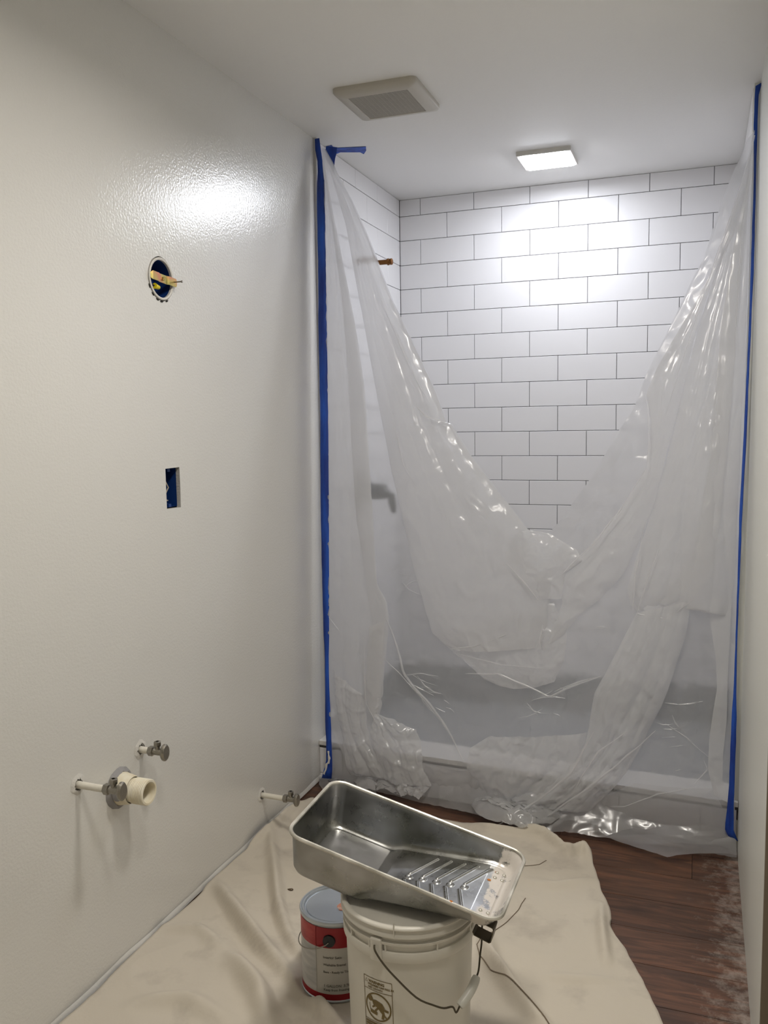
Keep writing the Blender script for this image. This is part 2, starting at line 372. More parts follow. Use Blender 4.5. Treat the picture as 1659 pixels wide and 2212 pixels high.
# shower walls: grout bed with a tile per child
def tile_mesh(w, h, t=0.007, b=0.0012):
    mb = MB().add([(0, 0, 0), (w, 0, 0), (w, h, 0), (0, h, 0), (0, 0, t - b), (w, 0, t - b), (w, h, t - b), (0, h, t - b),
                   (b, b, t), (w - b, b, t), (w - b, h - b, t), (b, h - b, t)],
                  [(8, 9, 10, 11), (4, 5, 9, 8), (5, 6, 10, 9), (6, 7, 11, 10), (7, 4, 8, 11), (0, 1, 5, 4), (1, 2, 6, 5), (2, 3, 7, 6), (3, 0, 4, 7)])
    me = bpy.data.meshes.new('tile'); me.from_pydata(mb.v, [], mb.f); me.update(); me.materials.append(M_tile); return me
TM = {}
G = 0.0021
def put_tile(parent, origin, ex, ez, en, u0, u1, v0, v1):
    w, h = round(u1 - u0 - G, 4), round(v1 - v0 - G, 4)
    if w < 0.004 or h < 0.004: return
    if (w, h) not in TM: TM[(w, h)] = tile_mesh(w, h)
    o = bpy.data.objects.new('tile', TM[(w, h)]); COL.objects.link(o); o.parent = parent
    p = origin + ex * (u0 + G / 2) + ez * (v0 + G / 2)
    m = Matrix((ex, ez, en)).transposed().to_4x4(); m.translation = p
    o.matrix_basis = m @ Matrix.Rotation(random.uniform(-0.0012, 0.0012), 4, 'X') @ Matrix.Rotation(random.uniform(-0.0012, 0.0012), 4, 'Y')
TTK = 0.007
lines = [H]; z = H - L1
while z > 0.235: lines.append(z); z -= TH
lines.append(z)
ZT = lines[-1]                                   # tiles stop above the membrane upstand
def tiled(parent, origin, ex, en, width, phase_even, phase_odd):
    for r in range(len(lines) - 1):
        ph = phase_even if r % 2 == 0 else phase_odd
        u = ph - TW * math.ceil(ph / TW)
        while u < width:
            a, b = max(u, 0), min(u + TW, width)
            if b - a > 0.006: put_tile(parent, origin, ex, Vector((0, 0, 1)), en, a, b, lines[r + 1], lines[r])
            u += TW
X = Vector((1, 0, 0)); Y = Vector((0, 1, 0)); Z = Vector((0, 0, 1))
wb = MB().box(-0.05, XR + 0.1, YB + TTK * 0.7, YB + 0.06, 0, H).obj('wall_back', M_grout); struct(wb, 'back wall of the shower in white rectangular tiles with dark joints')
tiled(wb, Vector((0, YB + TTK, 0)), X, -Y, XR, A0, A0 + TW / 2)
wsl = MB().box(-0.12, -TTK * 0.7, YA, YB + 0.06, 0, H).obj('wall_shower_left', M_grout); struct(wsl, 'tiled left side wall of the shower')
W = YB - YA
tiled(wsl, Vector((-TTK, YA, 0)), Y, X, W, (W - E0) % TW, (W - E0 - TW / 2) % TW)
wsr = MB().box(XR + TTK * 0.7, XR + 0.12, YA + 0.11, YB + 0.06, 0, H).obj('wall_shower_right', M_grout); struct(wsr, 'tiled right side wall of the shower')
tiled(wsr, Vector((XR + TTK, YB, 0)), -Y, -X, W - 0.10, E0, E0 + TW / 2)
# membrane upstand below the tiles
for nm, o in (('membrane', MB().box(0, XR, YB - 0.001, YB + 0.006, 0.03, ZT - 0.004)), ('membrane', MB().box(-0.006, 0.001, YA + 0.05, YB, 0.03, ZT - 0.004)), ('membrane', MB().box(XR - 0.001, XR + 0.006, YA + 0.05, YB, 0.03, ZT - 0.004))):
    q = o.obj(nm, M_membrane, wb)
sf = MB().box(0, XR, 2.85, YB, 0.0, 0.035).obj('floor_shower', M_membrane); struct(sf, 'grey unfinished shower pan')
# right wall, leaning a hair, ending at a door corner
LE = 0.0085
def xr(z): return XR + LE * z
YE = 1.685
mb = MB(); mb.add([(xr(0), YE, 0), (xr(0), YA + 0.05, 0), (xr(H), YA + 0.07, H), (xr(H), YE, H), (xr(0) + .1, YE, 0), (xr(H) + .1, YE, H), (xr(0) + .1, YA, 0), (xr(H) + .1, YA, H)],
                 [(0, 3, 2, 1), (0, 4, 5, 3), (1, 2, 7, 6)])
wr = mb.obj('wall_right', M_wall2); struct(wr, 'pale painted right wall seen edge on')
mb = MB(); mb.box(xr(0) + 0.1, RX1, YE + 0.005, YE + 0.05, 0, H); wr2 = mb.obj('wall_front', M_wall2); struct(wr2)
struct(MB().box(xr(0) + 0.002, xr(0) + 0.075, YE - 0.014, YE - 0.001, 0, 2.05).obj('trim_1', M_casing), 'brown-grey door casing at the end of the right wall')
struct(MB().box(RX1, RX1 + 0.05, RY0, YE + .05, 0, H).obj('wall_far_right', M_wall2))
struct(MB().box(-0.1, RX1 + 0.1, RY0 - 0.05, RY0, 0, H).obj('wall_rear', M_wall2))
# narrow returns that frame the alcove
mb = MB(); mb.add([(xr(0) - 0.017, 2.70, 0.0), (xr(0) + 0.01, 2.70, 0.0), (xr(0) + 0.01, YA + 0.04, 0), (xr(0) - 0.017, YA + 0.04, 0),
                   (xr(H) - 0.017, 2.912, H), (xr(H) + 0.01, 2.912, H), (xr(H) + 0.01, 2.95, H), (xr(H) - 0.017, 2.95, H)],
                  [(0, 3, 2, 1), (4, 5, 6, 7), (0, 1, 5, 4), (1, 2, 6, 5), (2, 3, 7, 6), (3, 0, 4, 7)])
rr_ = mb.obj('trim_2', M_wall2); struct(rr_, 'narrow painted return beside the right tape')
struct(MB().box(-0.002, 0.011, YA + 0.002, YA + 0.008, 0.0, H).obj('trim_3', M_wall), 'thin white tile edge strip on the left wall')
# caulk strip at the foot of the left wall
mb = MB(); N = 90
for i in range(N + 1):
    y = 0.6 + (YA - 0.66) * i / N; hh = 0.020 + 0.007 * noise.noise(Vector((y * 7, 0, 0))); xx = 0.004 + 0.002 * noise.noise(Vector((y * 9, 5, 0)))
    mb.v += [(0.001, y, hh), (xx, y, hh - 0.006), (xx + .002, y, 0.004)]
    if i: b = i * 3; mb.f += [(b - 3, b - 2, b + 1, b), (b - 2, b - 1, b + 2, b + 1)]; mb.sm += [True, True]
struct(mb.obj('baseboard_left', M_wall), 'low strip of caulk and paint at the foot of the left wall')

# shower curb
def yc(x): return 2.787 - 0.06 * x
cb = thing('shower_curb', 'low white tiled curb across the foot of the shower opening', 'curb', (0, 0, 0)); del cb['label']; del cb['category']; cb['kind'] = 'structure'; cb.name = 'trim_4'
def wedge(x0, x1, dy0, dy1, z0, z1):
    return [(x0, yc(x0) + dy0, z0), (x1, yc(x1) + dy0, z0), (x1, yc(x1) + dy1, z0), (x0, yc(x0) + dy1, z0), (x0, yc(x0) + dy0, z1), (x1, yc(x1) + dy0, z1), (x1, yc(x1) + dy1, z1), (x0, yc(x0) + dy1, z1)]
BF = [(0, 3, 2, 1), (4, 5, 6, 7), (0, 1, 5, 4), (1, 2, 6, 5), (2, 3, 7, 6), (3, 0, 4, 7)]
MB().add(wedge(0, XR, 0.006, 0.13, 0, 0.124), BF).obj('curb_core', M_grout, cb)
bevel(MB().add(wedge(0, XR, -0.004, 0.14, 0.133, 0.150), BF).obj('curb_cap', M_cap, cb), 0.002)
MB().add(wedge(0, XR, 0.001, 0.01, 0.122, 0.134), BF).obj('cap_shadow_strip', M_capshade, cb)  # dark strip standing in for the recess shadow below the cap
ex = Vector((1, -0.06, 0)).normalized(); en = Vector((-0.06, -1, 0)).normalized()
for r, (a, b, ph) in enumerate(((0.027, 0.124, 1.31 % TW), (0.0, 0.027, 1.19 % TW))):
    u = ph - TW
    while u < XR:
        s_, e_ = max(u, 0), min(u + TW, XR)
        if e_ - s_ > 0.01: put_tile(cb, Vector((0, yc(0) + 0.007, 0)), ex, Z, en, s_, e_, a, b)
        u += TW
MB().add(wedge(0, XR, 0.13, 0.136, 0.03, 0.133), BF).obj('curb_back', M_membrane, cb)

# ================================================================= CEILING FIXTURES
def rrect(w, h, r, n=6):
    pts = []
    for cx, cy, a in ((w / 2 - r, h / 2 - r, 0), (-w / 2 + r, h / 2 - r, pi / 2), (-w / 2 + r, -h / 2 + r, pi), (w / 2 - r, -h / 2 + r, 3 * pi / 2)):
        for k in range(n + 1):
            q = a + pi / 2 * k / n; pts.append((cx + r * cos(q), cy + r * sin(q)))
    return pts
def loft(loops, closed=True, capend=False):
    mb = MB(); n = len(loops[0])
    for lp in loops: mb.v += lp
    for i in range(len(loops) - 1):
        for k in range(n): mb.f.append((i * n + k, i * n + (k + 1) % n, (i + 1) * n + (k + 1) % n, (i + 1) * n + k)); mb.sm.append(True)
    if capend: mb.f.append(tuple((len(loops) - 1) * n + k for k in range(n))); mb.sm.append(False)
    return mb
def panel_light(name, label, loc, size, m, skirt=0.016):
    t = thing(name, label, 'ceiling light', loc, 'square ceiling light panels')
    s = size / 2; mb = MB(); i = s - 0.010; d = skirt; dz = d if d < 0.02 else 0.006  # deeper skirts on the unseen room panels, shaped to dim the upper wall
    o_ = [(-s, -s), (s, -s), (s, s), (-s, s)]; n_ = [(-i, -i), (i, -i), (i, i), (-i, i)]
    mb.add([(a, b, 0) for a, b in o_] + [(a, b, -d) for a, b in o_] + [(a, b, -d) for a, b in n_] + [(a, b, -dz + .004) for a, b in n_],
           [(k, (k + 1) % 4, 4 + (k + 1) % 4, 4 + k) for k in range(4)] + [(4 + k, 4 + (k + 1) % 4, 8 + (k + 1) % 4, 8 + k) for k in range(4)] + [(8 + k, 8 + (k + 1) % 4, 12 + (k + 1) % 4, 12 + k) for k in range(4)])
    bevel(mb.obj('frame', M_white, t), 0.002)
    dl = loft([[(a, b, z_) for a, b in rrect(2 * i * s_, 2 * i * s_, 0.006, 3)] for z_, s_ in ((-dz + .003, 1.0), (-dz - .001, 1.0), (-dz - (.004 if dz == d else .002), 0.95))], capend=True)
    fix(dl.obj('diffuser', m, t))
    return t
panel_light('ceiling_light', 'square glowing light panel on the ceiling above the shower', (0.722, 3.385, H), 0.20, M_led_shower)
panel_light('ceiling_light', 'square warm light panel on the ceiling above the paint bucket, out of frame', (0.95, 1.62, H), 0.20, M_led_room, 0.036)
panel_light('ceiling_light', 'square warm light panel on the ceiling nearest the camera, out of frame', (0.95, 0.88, H), 0.20, M_led_near, 0.038)

v = thing('ceiling_vent', 'square beige exhaust fan cover with rounded corners on the ceiling', 'vent', (0.366, 2.598, H))
loops = [[(a, b, z) for a, b in rrect(w_, w_, r_)] for w_, r_, z in ((0.262, 0.018, 0), (0.262, 0.018, -0.010), (0.256, 0.018, -0.015), (0.222, 0.008, -0.021), (0.190, 0.003, -0.023), (0.186, 0.002, -0.020))]
fix(loft(loops).obj('cover_frame', M_vent, v))
gr = MB()
for i in range(31):
    y = -0.093 + 0.186 * (i + 0.5) / 31; gr.box(-0.093, 0.093, y - 0.0021, y + 0.0021, -0.0215, -0.019)
for i in range(13):
    x = -0.093 + 0.186 * (i + 0.5) / 13; gr.box(x - 0.0012, x + 0.0012, -0.093, 0.093, -0.0213, -0.019)
gr.obj('grille', M_grille, v)
MB().box(-0.093, 0.093, -0.093, 0.093, -0.0185, -0.001).obj('housing', M_grille, v)

# ================================================================= ELECTRICAL BOXES
jb = thing('junction_box', 'round blue light fixture box with brass strap in the left wall', 'electrical box', (0, BOXC[0], BOXC[1]))
R_ = BOXC[2]
mb = MB(); mb.lathe([(R_, 0.0015), (R_ - 0.0035, 0.0015), (R_ - 0.0035, -0.055), (0.0005, -0.055)], 40, 'x'); fix(mb.obj('shell', M_bluebox, jb))
mb = MB(); mb.lathe([(R_ + 0.002, -0.008), (R_ + 0.002, 0.002), (R_ - 0.0005, 0.0035), (R_ - 0.004, 0.002), (R_ - 0.004, -0.004)], 40, 'x'); o = fix(mb.obj('rim', M_white, jb))
for k in range(5):                                # shade in the gaps around the ring, drawn as solid dark tubes
    q = radians((205, 228, 250, 268, 292)[k]); 
    MB().tube([(0.0008, (R_ + 0.006) * cos(q + d), (R_ + 0.006) * sin(q + d)) for d in (-0.1, -0.03, 0.04, 0.1)], [0.0008, 0.0022, 0.002, 0.0008], 6).obj('gap_shade', M_dark, jb)
# crossbar: bent strap, raised at the right end
mb = MB(); prof = [(-0.050, 0.004), (-0.046, 0.009), (-0.020, 0.009), (-0.018, 0.006), (0.018, 0.006), (0.022, 0.010), (0.052, 0.010), (0.056, 0.010)]
hw = 0.0105
for y, x in prof:
    h2 = hw * (0.6 if y > 0.054 or y < -0.049 else 1)
    mb.v += [(x, y, h2), (x, y, -h2), (x - 0.0016, y, -h2), (x - 0.0016, y, h2)]
for i in range(len(prof) - 1):
    b = i * 4
    for k in range(4): mb.f.append((b + k, b + (k + 1) % 4, b + 4 + (k + 1) % 4, b + 4 + k)); mb.sm.append(False)
mb.f += [(3, 2, 1, 0), tuple(len(prof) * 4 - 4 + k for k in range(4))]; mb.sm += [False, False]
st = fix(mb.obj('strap', M_brass, jb, rot=(radians(-4), 0, 0)))
MB().tube([(0.006, 0.0, 0), (0.010, 0.0, 0)], [0.005, 0.0035], 12).tube([(0.008, -0.004, -0.004), (0.0105, 0.004, 0.003)], 0.0018, 6).obj('screw', M_brass, jb)
MB().tube([(0.004, 0.044, -0.002), (0.030, 0.046, -0.002)], [0.0017, 0.0017], 8).tube([(0.030, 0.046, -0.002), (0.033, 0.0462, -0.002)], 0.0032, 8).obj('mounting_screw', M_chrome, jb)
MB().tube([(0.0005, -0.030, -0.021), (0.000, -0.022, -0.022), (-0.001, -0.010, -0.0225), (-0.002, -0.006, -0.0225)], [0.0075, 0.0062, 0.0052, 0.002], 10).obj('wire_nut', M_yellow, jb)
MB().tube([(-0.05, -0.02, 0.01), (-0.03, -0.038, -0.005), (-0.004, -0.036, -0.018), (0.0, -0.028, -0.021)], 0.0022, 8).tube([(-0.05, 0.01, 0.0), (-0.02, -0.02, -0.01), (-0.006, -0.04, -0.012)], 0.002, 8).obj('wires', M_wiredark, jb)

ob = thing('outlet_box', 'rectangular blue outlet box with loose cable in the left wall', 'electrical box', (0, (OUT[0] + OUT[1]) / 2, (OUT[2] + OUT[3]) / 2))
a = (OUT[1] - OUT[0]) / 2; b = (OUT[3] - OUT[2]) / 2
mb = MB(); a1, b1, x0, x1 = a - 0.0015, b - 0.0025, -0.0105, -0.072
mb.add([(x0, -a1, -b1), (x0, a1, -b1), (x0, a1, b1), (x0, -a1, b1), (x1, -a1, -b1), (x1, a1, -b1), (x1, a1, b1), (x1, -a1, b1)], [(4, 5, 6, 7), (0, 1, 5, 4), (1, 2, 6, 5), (2, 3, 7, 6), (3, 0, 4, 7)])
mb.obj('shell', M_bluebox, ob)
for s_ in (-1, 1): MB().box(-0.03, -0.012, -0.006, 0.006, s_ * b1 - (0.008 if s_ > 0 else 0), s_ * b1 + (0 if s_ > 0 else 0.008)).obj('screw_lug', M_bluebox, ob)
MB().tube([(-0.07, -0.015, 0.04), (-0.045, -0.02, 0.036), (-0.028, 0.002, 0.022), (-0.022, 0.010, 0.0), (-0.026, 0.0, -0.018), (-0.03, -0.014, -0.024), (-0.05, -0.025, -0.026)], 0.0018, 8).tube([(-0.05, -0.02, -0.026), (-0.028, -0.004, -0.030), (-0.020, 0.004, -0.034)], 0.0016, 8).obj('cable', M_wiregrey, ob)

# ================================================================= PLUMBING
def oval_knob(mb, c, ax, ry, rz, th):
    """flat oval handle whose axis is x"""
    prof = [(0.3, -th / 2), (0.85, -th / 2), (1.0, -th / 4), (1.0, th / 4), (0.85, th / 2), (0.2, th / 2)]; n = 20; b = len(mb.v)
    for r, h in prof:
        for k in range(n):
            q = 2 * pi * k / n; mb.v.append((c[0] + h, c[1] + r * ry * cos(q), c[2] + r * rz * sin(q)))
    for i in range(len(prof) - 1):
        for k in range(n): mb.f.append((b + i * n + k, b + i * n + (k + 1) % n, b + (i + 1) * n + (k + 1) % n, b + (i + 1) * n + k)); mb.sm.append(True)
    mb.f.append(tuple(b + k for k in range(n))[::-1]); mb.f.append(tuple(b + (len(prof) - 1) * n + k for k in range(n))); mb.sm += [False, False]
def stop_valve(label, y, z, L, tilt=0.0, pipe=True):
    t = thing('stop_valve', label, 'water valve', (0, y, z), 'water shut-off valves')
    vb = L - 0.045
    if pipe:
        MB().tube([(-0.02, 0, 0), (0.0, 0, 0), (vb * 0.5, 0, -0.0005), (vb + 0.004, 0, -0.001)], [0.0085, 0.0085, 0.008, 0.008], 14).obj('pipe', M_pipe, t)
    m = MB(); m.lathe([(0.0095, vb - 0.002), (0.0125, vb), (0.0125, vb + 0.012), (0.0095, vb + 0.014)], 6, 'x', cap=(True, True)); m.obj('compression_nut', M_chrome, t)
    m = MB(); m.tube([(vb + 0.012, 0, 0), (vb + 0.036, 0, 0)], 0.0088, 14); m.obj('valve_body', M_chrome, t)
    m = MB(); m.tube([(vb + 0.024, 0, 0.004), (vb + 0.024, 0, 0.016)], 0.0062, 12); m.lathe([(0.007, 0.014), (0.0095, 0.015), (0.0095, 0.025), (0.0062, 0.0265), (0.0045, 0.0265), (0.0045, 0.014)], 6, 'z', c=(vb + 0.024, 0, 0)); m.obj('outlet_nut', M_chrome, t)
    m = MB(); m.tube([(vb + 0.034, 0, 0), (vb + 0.042, 0, 0)], 0.005, 10); oval_knob(m, (vb + 0.044, 0, 0), 'x', 0.015, 0.021, 0.011); o = m.obj('handle', M_chrome, t)
    # rough plaster around the pipe hole
    m = MB(); n = 22; rings = []
    for r in (0.0135, 0.017, 0.024):
        rings.append([(0.0003 if r > 0.02 else 0.003, (r + 0.003 * random.uniform(-1, 1)) * cos(2 * pi * k / n), (r + 0.003 * random.uniform(-1, 1)) * sin(2 * pi * k / n)) for k in range(n)])
    q = loft(rings); q.obj('plaster_collar', M_plaster, t)
    t.rotation_euler = (0, 0, tilt)
    return t
stop_valve('shut-off valve on a long stub pipe left of the cream drain pipe', PIPES[0][0], PIPES[0][1], 0.118)
stop_valve('short shut-off valve highest on the left wall, above the drain pipe', PIPES[1][0], PIPES[1][1], 0.072)
stop_valve('shut-off valve on a stub pipe low on the wall near the blue tape', PIPES[2][0], PIPES[2][1], 0.124)
dr = thing('drain_pipe', 'cream plastic drain pipe with open threaded end on the left wall', 'drain pipe', (0, 1.648, 0.437))
m = MB(); m.lathe([(0.0395, 0.0), (0.040, 0.006), (0.037, 0.018), (0.034, 0.034), (0.031, 0.040)], 30, 'x'); fix(m.obj('hub', M_pvc, dr))
m = MB(); prof = [(0.0285, 0.03), (0.0285, 0.046), (0.0305, 0.0475)]
for i in range(8): prof += [(0.0305, 0.048 + i * 0.0042), (0.0292, 0.0495 + i * 0.0042), (0.0305, 0.0515 + i * 0.0042)]
prof += [(0.0305, 0.083), (0.029, 0.085), (0.0245, 0.085), (0.0235, 0.083), (0.0235, 0.02)]
m.lathe(prof, 36, 'x'); fix(m.obj('threaded_end', M_pvc, dr))
MB().lathe([(0.0235, 0.035), (0.0005, 0.035)], 24, 'x').obj('bore', mat('bore_brown', srgb(110, 78, 56), 0.8), dr)
m = MB(); n = 26; rings = []
for r, x in ((0.050, 0.0004), (0.045, 0.006), (0.040, 0.011), (0.036, 0.008)):
    rings.append([(x * (1 + 0.5 * noise.noise(Vector((k, x * 99, 1)))), (r + 0.0045 * noise.noise(Vector((k * 1.3, r * 40, 3)))) * cos(2 * pi * k / n), (r + 0.0045 * noise.noise(Vector((k * 1.3, r * 40, 9)))) * sin(2 * pi * k / n)) for k in range(n)])
fix(loft(rings).obj('putty_collar', M_putty, dr))
m = MB()
oval_knob(m, (0.022, -0.036, 0.004), 'x', 0.012, 0.019, 0.014); m.obj('putty_lump', M_putty, dr)

# shower arm stub and mixer behind the sheet
sa = thing('water_pipe', 'aged brass pipe stub high on the left shower wall', 'pipe', (0, 3.30, 1.931))
XT = 0.128
MB().tube([(-0.01, 0, 0), (XT - 0.016, 0, 0)], 0.0095, 14).obj('pipe', M_copper, sa)
m = MB(); m.lathe([(0.0095, XT - 0.022), (0.0135, XT - 0.021), (0.0135, XT - 0.015), (0.0115, XT - 0.014), (0.0115, XT - 0.010), (0.0125, XT - 0.009), (0.0125, XT - 0.002), (0.009, XT)], 8, 'x', cap=(True, True)); m.obj('cap', M_copper, sa)
sv = thing('shower_mixer', 'dark blurred shower mixer valve behind the plastic sheet on the left', 'shower valve', (0, 3.30, 1.02))
m = MB(); m.lathe([(0.088, -0.002), (0.088, 0.006), (0.060, 0.012), (0.036, 0.014)], 32, 'x', cap=(True, True)); m.obj('plate', M_shvalve, sv)
m = MB(); m.tube([(0.01, 0, 0), (0.095, 0, 0)], [0.036, 0.030], 20); m.obj('valve_body', M_shvalve, sv)
m = MB(); m.tube([(0.085, 0, 0), (0.118, 0, -0.015), (0.128, 0, -0.085)], [0.024, 0.018, 0.013], 12); m.obj('lever', M_shvalve, sv)
m = MB(); m.tube([(-0.01, 0, -0.22), (0.02, 0, -0.22)], [0.03, 0.026], 16); o = m.obj('outlet_stub', M_shvalve, sv)

# light switch on the right wall, its toggle just in frame
ls = thing('light_switch', 'white wall switch toggle at the right edge of the frame', 'light switch', (xr(1.035), 1.735, 1.035))
bevel(MB().box(-0.005, 0.0, -0.0, 0.0, -0.057, 0.057).obj('plate_edge', M_white, ls)) if False else None
m = loft([[(x, a * s, b * s) for a, b in rrect(0.030, 0.060, 0.003, 3)] for x, s in ((0, 1), (-0.0012, 1), (-0.002, 0.93))], capend=True); fix(m.obj('switch_plate', M_white, ls))
m = MB(); m.add([(0, -0.005, -0.008), (0, 0.005, -0.008), (0, 0.005, 0.008), (0, -0.005, 0.008), (-0.014, -0.004, 0.001), (-0.014, 0.004, 0.001), (-0.012, 0.004, 0.009), (-0.012, -0.004, 0.009)], BF); fix(m.obj('toggle', M_white, ls))

# ================================================================= TAPE
def ribbon(name, left, right, m, th=0.0004, jag=0.0, parent=None, wall=0):
    """strip between two 3-D polylines, slightly rough edges"""
    N = 60
    def res(pl):
        pl = [Vector(p) for p in pl]; L = [0]
        for a, b in zip(pl, pl[1:]): L.append(L[-1] + (b - a).length)
        out = []
        for i in range(N + 1):
            s = L[-1] * i / N; j = 0
            while j < len(L) - 2 and L[j + 1] < s: j += 1
            t = (s - L[j]) / max(L[j + 1] - L[j], 1e-9); out.append(pl[j].lerp(pl[j + 1], min(t, 1)))
        return out
    A, B = res(left), res(right); mb = MB()
    for p in A: p.x = 0.0012 if wall == 1 and p.x < 0.03 else p.x
    for i in range(N + 1):
        a, b = A[i], B[i]; w = (b - a); j1 = jag * noise.noise(a * 60); j2 = jag * noise.noise(b * 60 + Vector((5, 5, 5)))
        a2 = a - w.normalized() * j1; b2 = b + w.normalized() * j2
        mb.v += [tuple(a2), tuple((a2 + b2) / 2 + Vector((0, -0.0006, 0))), tuple(b2)]
        if i: k = 3 * i; mb.f += [(k - 3, k - 2, k + 1, k), (k - 2, k - 1, k + 2, k + 1)]; mb.sm += [True, True]
    o = mb.obj(name, m, parent)
    s = o.modifiers.new('thick', 'SOLIDIFY'); s.thickness = th; s.offset = 0
    return o
O = 0.004
tl_ = ribbon('masking_tape', [(0.012, 2.838, 2.276), (0.014, 2.836, 2.229), (0.022, 2.835, 2.197), (0.022, 2.833, 2.15), (0.02, 2.832, 2.119), (0.019, 2.829, 2.041), (0.022, 2.822, 1.867), (0.022, 2.813, 1.644), (0.027, 2.8, 1.322), (0.027, 2.786, 0.996), (0.031, 2.776, 0.749), (0.035, 2.768, 0.55), (0.04, 2.764, 0.467), (0.041, 2.758, 0.333), (0.039, 2.754, 0.232), (0.044, 2.751, 0.165), (0.043, 2.75, 0.096), (0.021, 2.752, 0.02)],
             [(0.029, 2.839, 2.277), (0.033, 2.838, 2.243), (0.039, 2.837, 2.211), (0.041, 2.835, 2.179), (0.046, 2.834, 2.148), (0.049, 2.833, 2.116), (0.049, 2.83, 2.038), (0.051, 2.822, 1.864), (0.054, 2.813, 1.642), (0.057, 2.799, 1.322), (0.058, 2.786, 0.997), (0.058, 2.775, 0.751), (0.057, 2.767, 0.552), (0.055, 2.763, 0.469), (0.058, 2.757, 0.335), (0.063, 2.753, 0.235), (0.066, 2.749, 0.134), (0.067, 2.749, 0.066), (0.062, 2.749, 0.023)], M_tape, jag=0.0012)
tag(tl_, 'long strip of blue tape down the left side of the plastic sheet', 'tape')
tr_ = ribbon('masking_tape', [(1.416, 2.886, 2.267), (1.415, 2.884, 2.248), (1.414, 2.88, 2.208), (1.413, 2.874, 2.153), (1.415, 2.87, 2.112), (1.417, 2.855, 1.977), (1.415, 2.838, 1.814), (1.412, 2.812, 1.569), (1.404, 2.777, 1.23), (1.397, 2.752, 0.998), (1.396, 2.734, 0.821), (1.394, 2.715, 0.644), (1.392, 2.701, 0.507), (1.388, 2.69, 0.397), (1.386, 2.678, 0.288), (1.384, 2.67, 0.206), (1.381, 2.663, 0.137), (1.374, 2.664, 0.071), (1.377, 2.664, 0.055), (1.408, 2.662, 0.048)],
             [(1.434, 2.888, 2.276), (1.427, 2.885, 2.254), (1.425, 2.882, 2.227), (1.424, 2.879, 2.193), (1.425, 2.873, 2.138), (1.423, 2.866, 2.071), (1.423, 2.848, 1.908), (1.422, 2.83, 1.732), (1.418, 2.809, 1.542), (1.412, 2.776, 1.23), (1.405, 2.752, 0.998), (1.402, 2.734, 0.821), (1.399, 2.715, 0.644), (1.399, 2.701, 0.508), (1.402, 2.689, 0.399), (1.401, 2.678, 0.29), (1.4, 2.669, 0.208), (1.399, 2.663, 0.153), (1.401, 2.662, 0.061), (1.414, 2.661, 0.045)], M_tape, jag=0.002)
tag(tr_, 'long strip of blue tape down the right side of the plastic sheet', 'tape')
for a_, b_ in (([(0.049, 2.747, 0.129), (0.052, 2.747, 0.106), (0.046, 2.748, 0.081)], [(0.056, 2.747, 0.13), (0.061, 2.747, 0.103), (0.057, 2.747, 0.082)]), ([(0.04, 2.748, 0.08), (0.034, 2.748, 0.055), (0.032, 2.748, 0.04)], [(0.053, 2.747, 0.089), (0.045, 2.748, 0.063), (0.037, 2.748, 0.038)])):
    ribbon('paint_smear', a_, b_, M_white, jag=0.004, parent=tl_)
m = MB(); m.add([(*p, H - 0.001) for p in [(0.004, 2.951), (0.029, 2.944), (0.026, 2.977), (0.103, 2.998), (0.136, 3.006), (0.122, 3.046), (0.098, 3.083), (0.094, 3.057), (0.027, 3.029), (0.01, 3.039), (-0.013, 3.024)]], [tuple(range(11))])
o = m.obj('masking_tape', M_tape); s = o.modifiers.new('t', 'SOLIDIFY'); s.thickness = 0.001; tag(o, 'short blue tape strip stuck flat on the ceiling beside the left corner', 'tape')
o = ribbon('masking_tape', [(0.037, 2.88, 2.261), (0.033, 2.88, 2.247), (0.038, 2.879, 2.219), (0.052, 2.878, 2.19), (0.064, 2.877, 2.166)], [(0.077, 2.882, 2.253), (0.075, 2.881, 2.234), (0.069, 2.88, 2.216), (0.066, 2.878, 2.188), (0.068, 2.877, 2.163)], M_tape, jag=0.001); tag(o, 'short blue tape piece hanging from the ceiling corner down to the sheet top', 'tape')
o = ribbon('masking_tape', [(0.076, 2.877, 2.143), (0.081, 2.876, 2.133), (0.085, 2.876, 2.131)], [(0.076, 2.877, 2.141), (0.086, 2.877, 2.137), (0.088, 2.877, 2.132)], M_tape); tag(o, 'tiny torn blue tape scrap just below the left ceiling corner', 'tape')

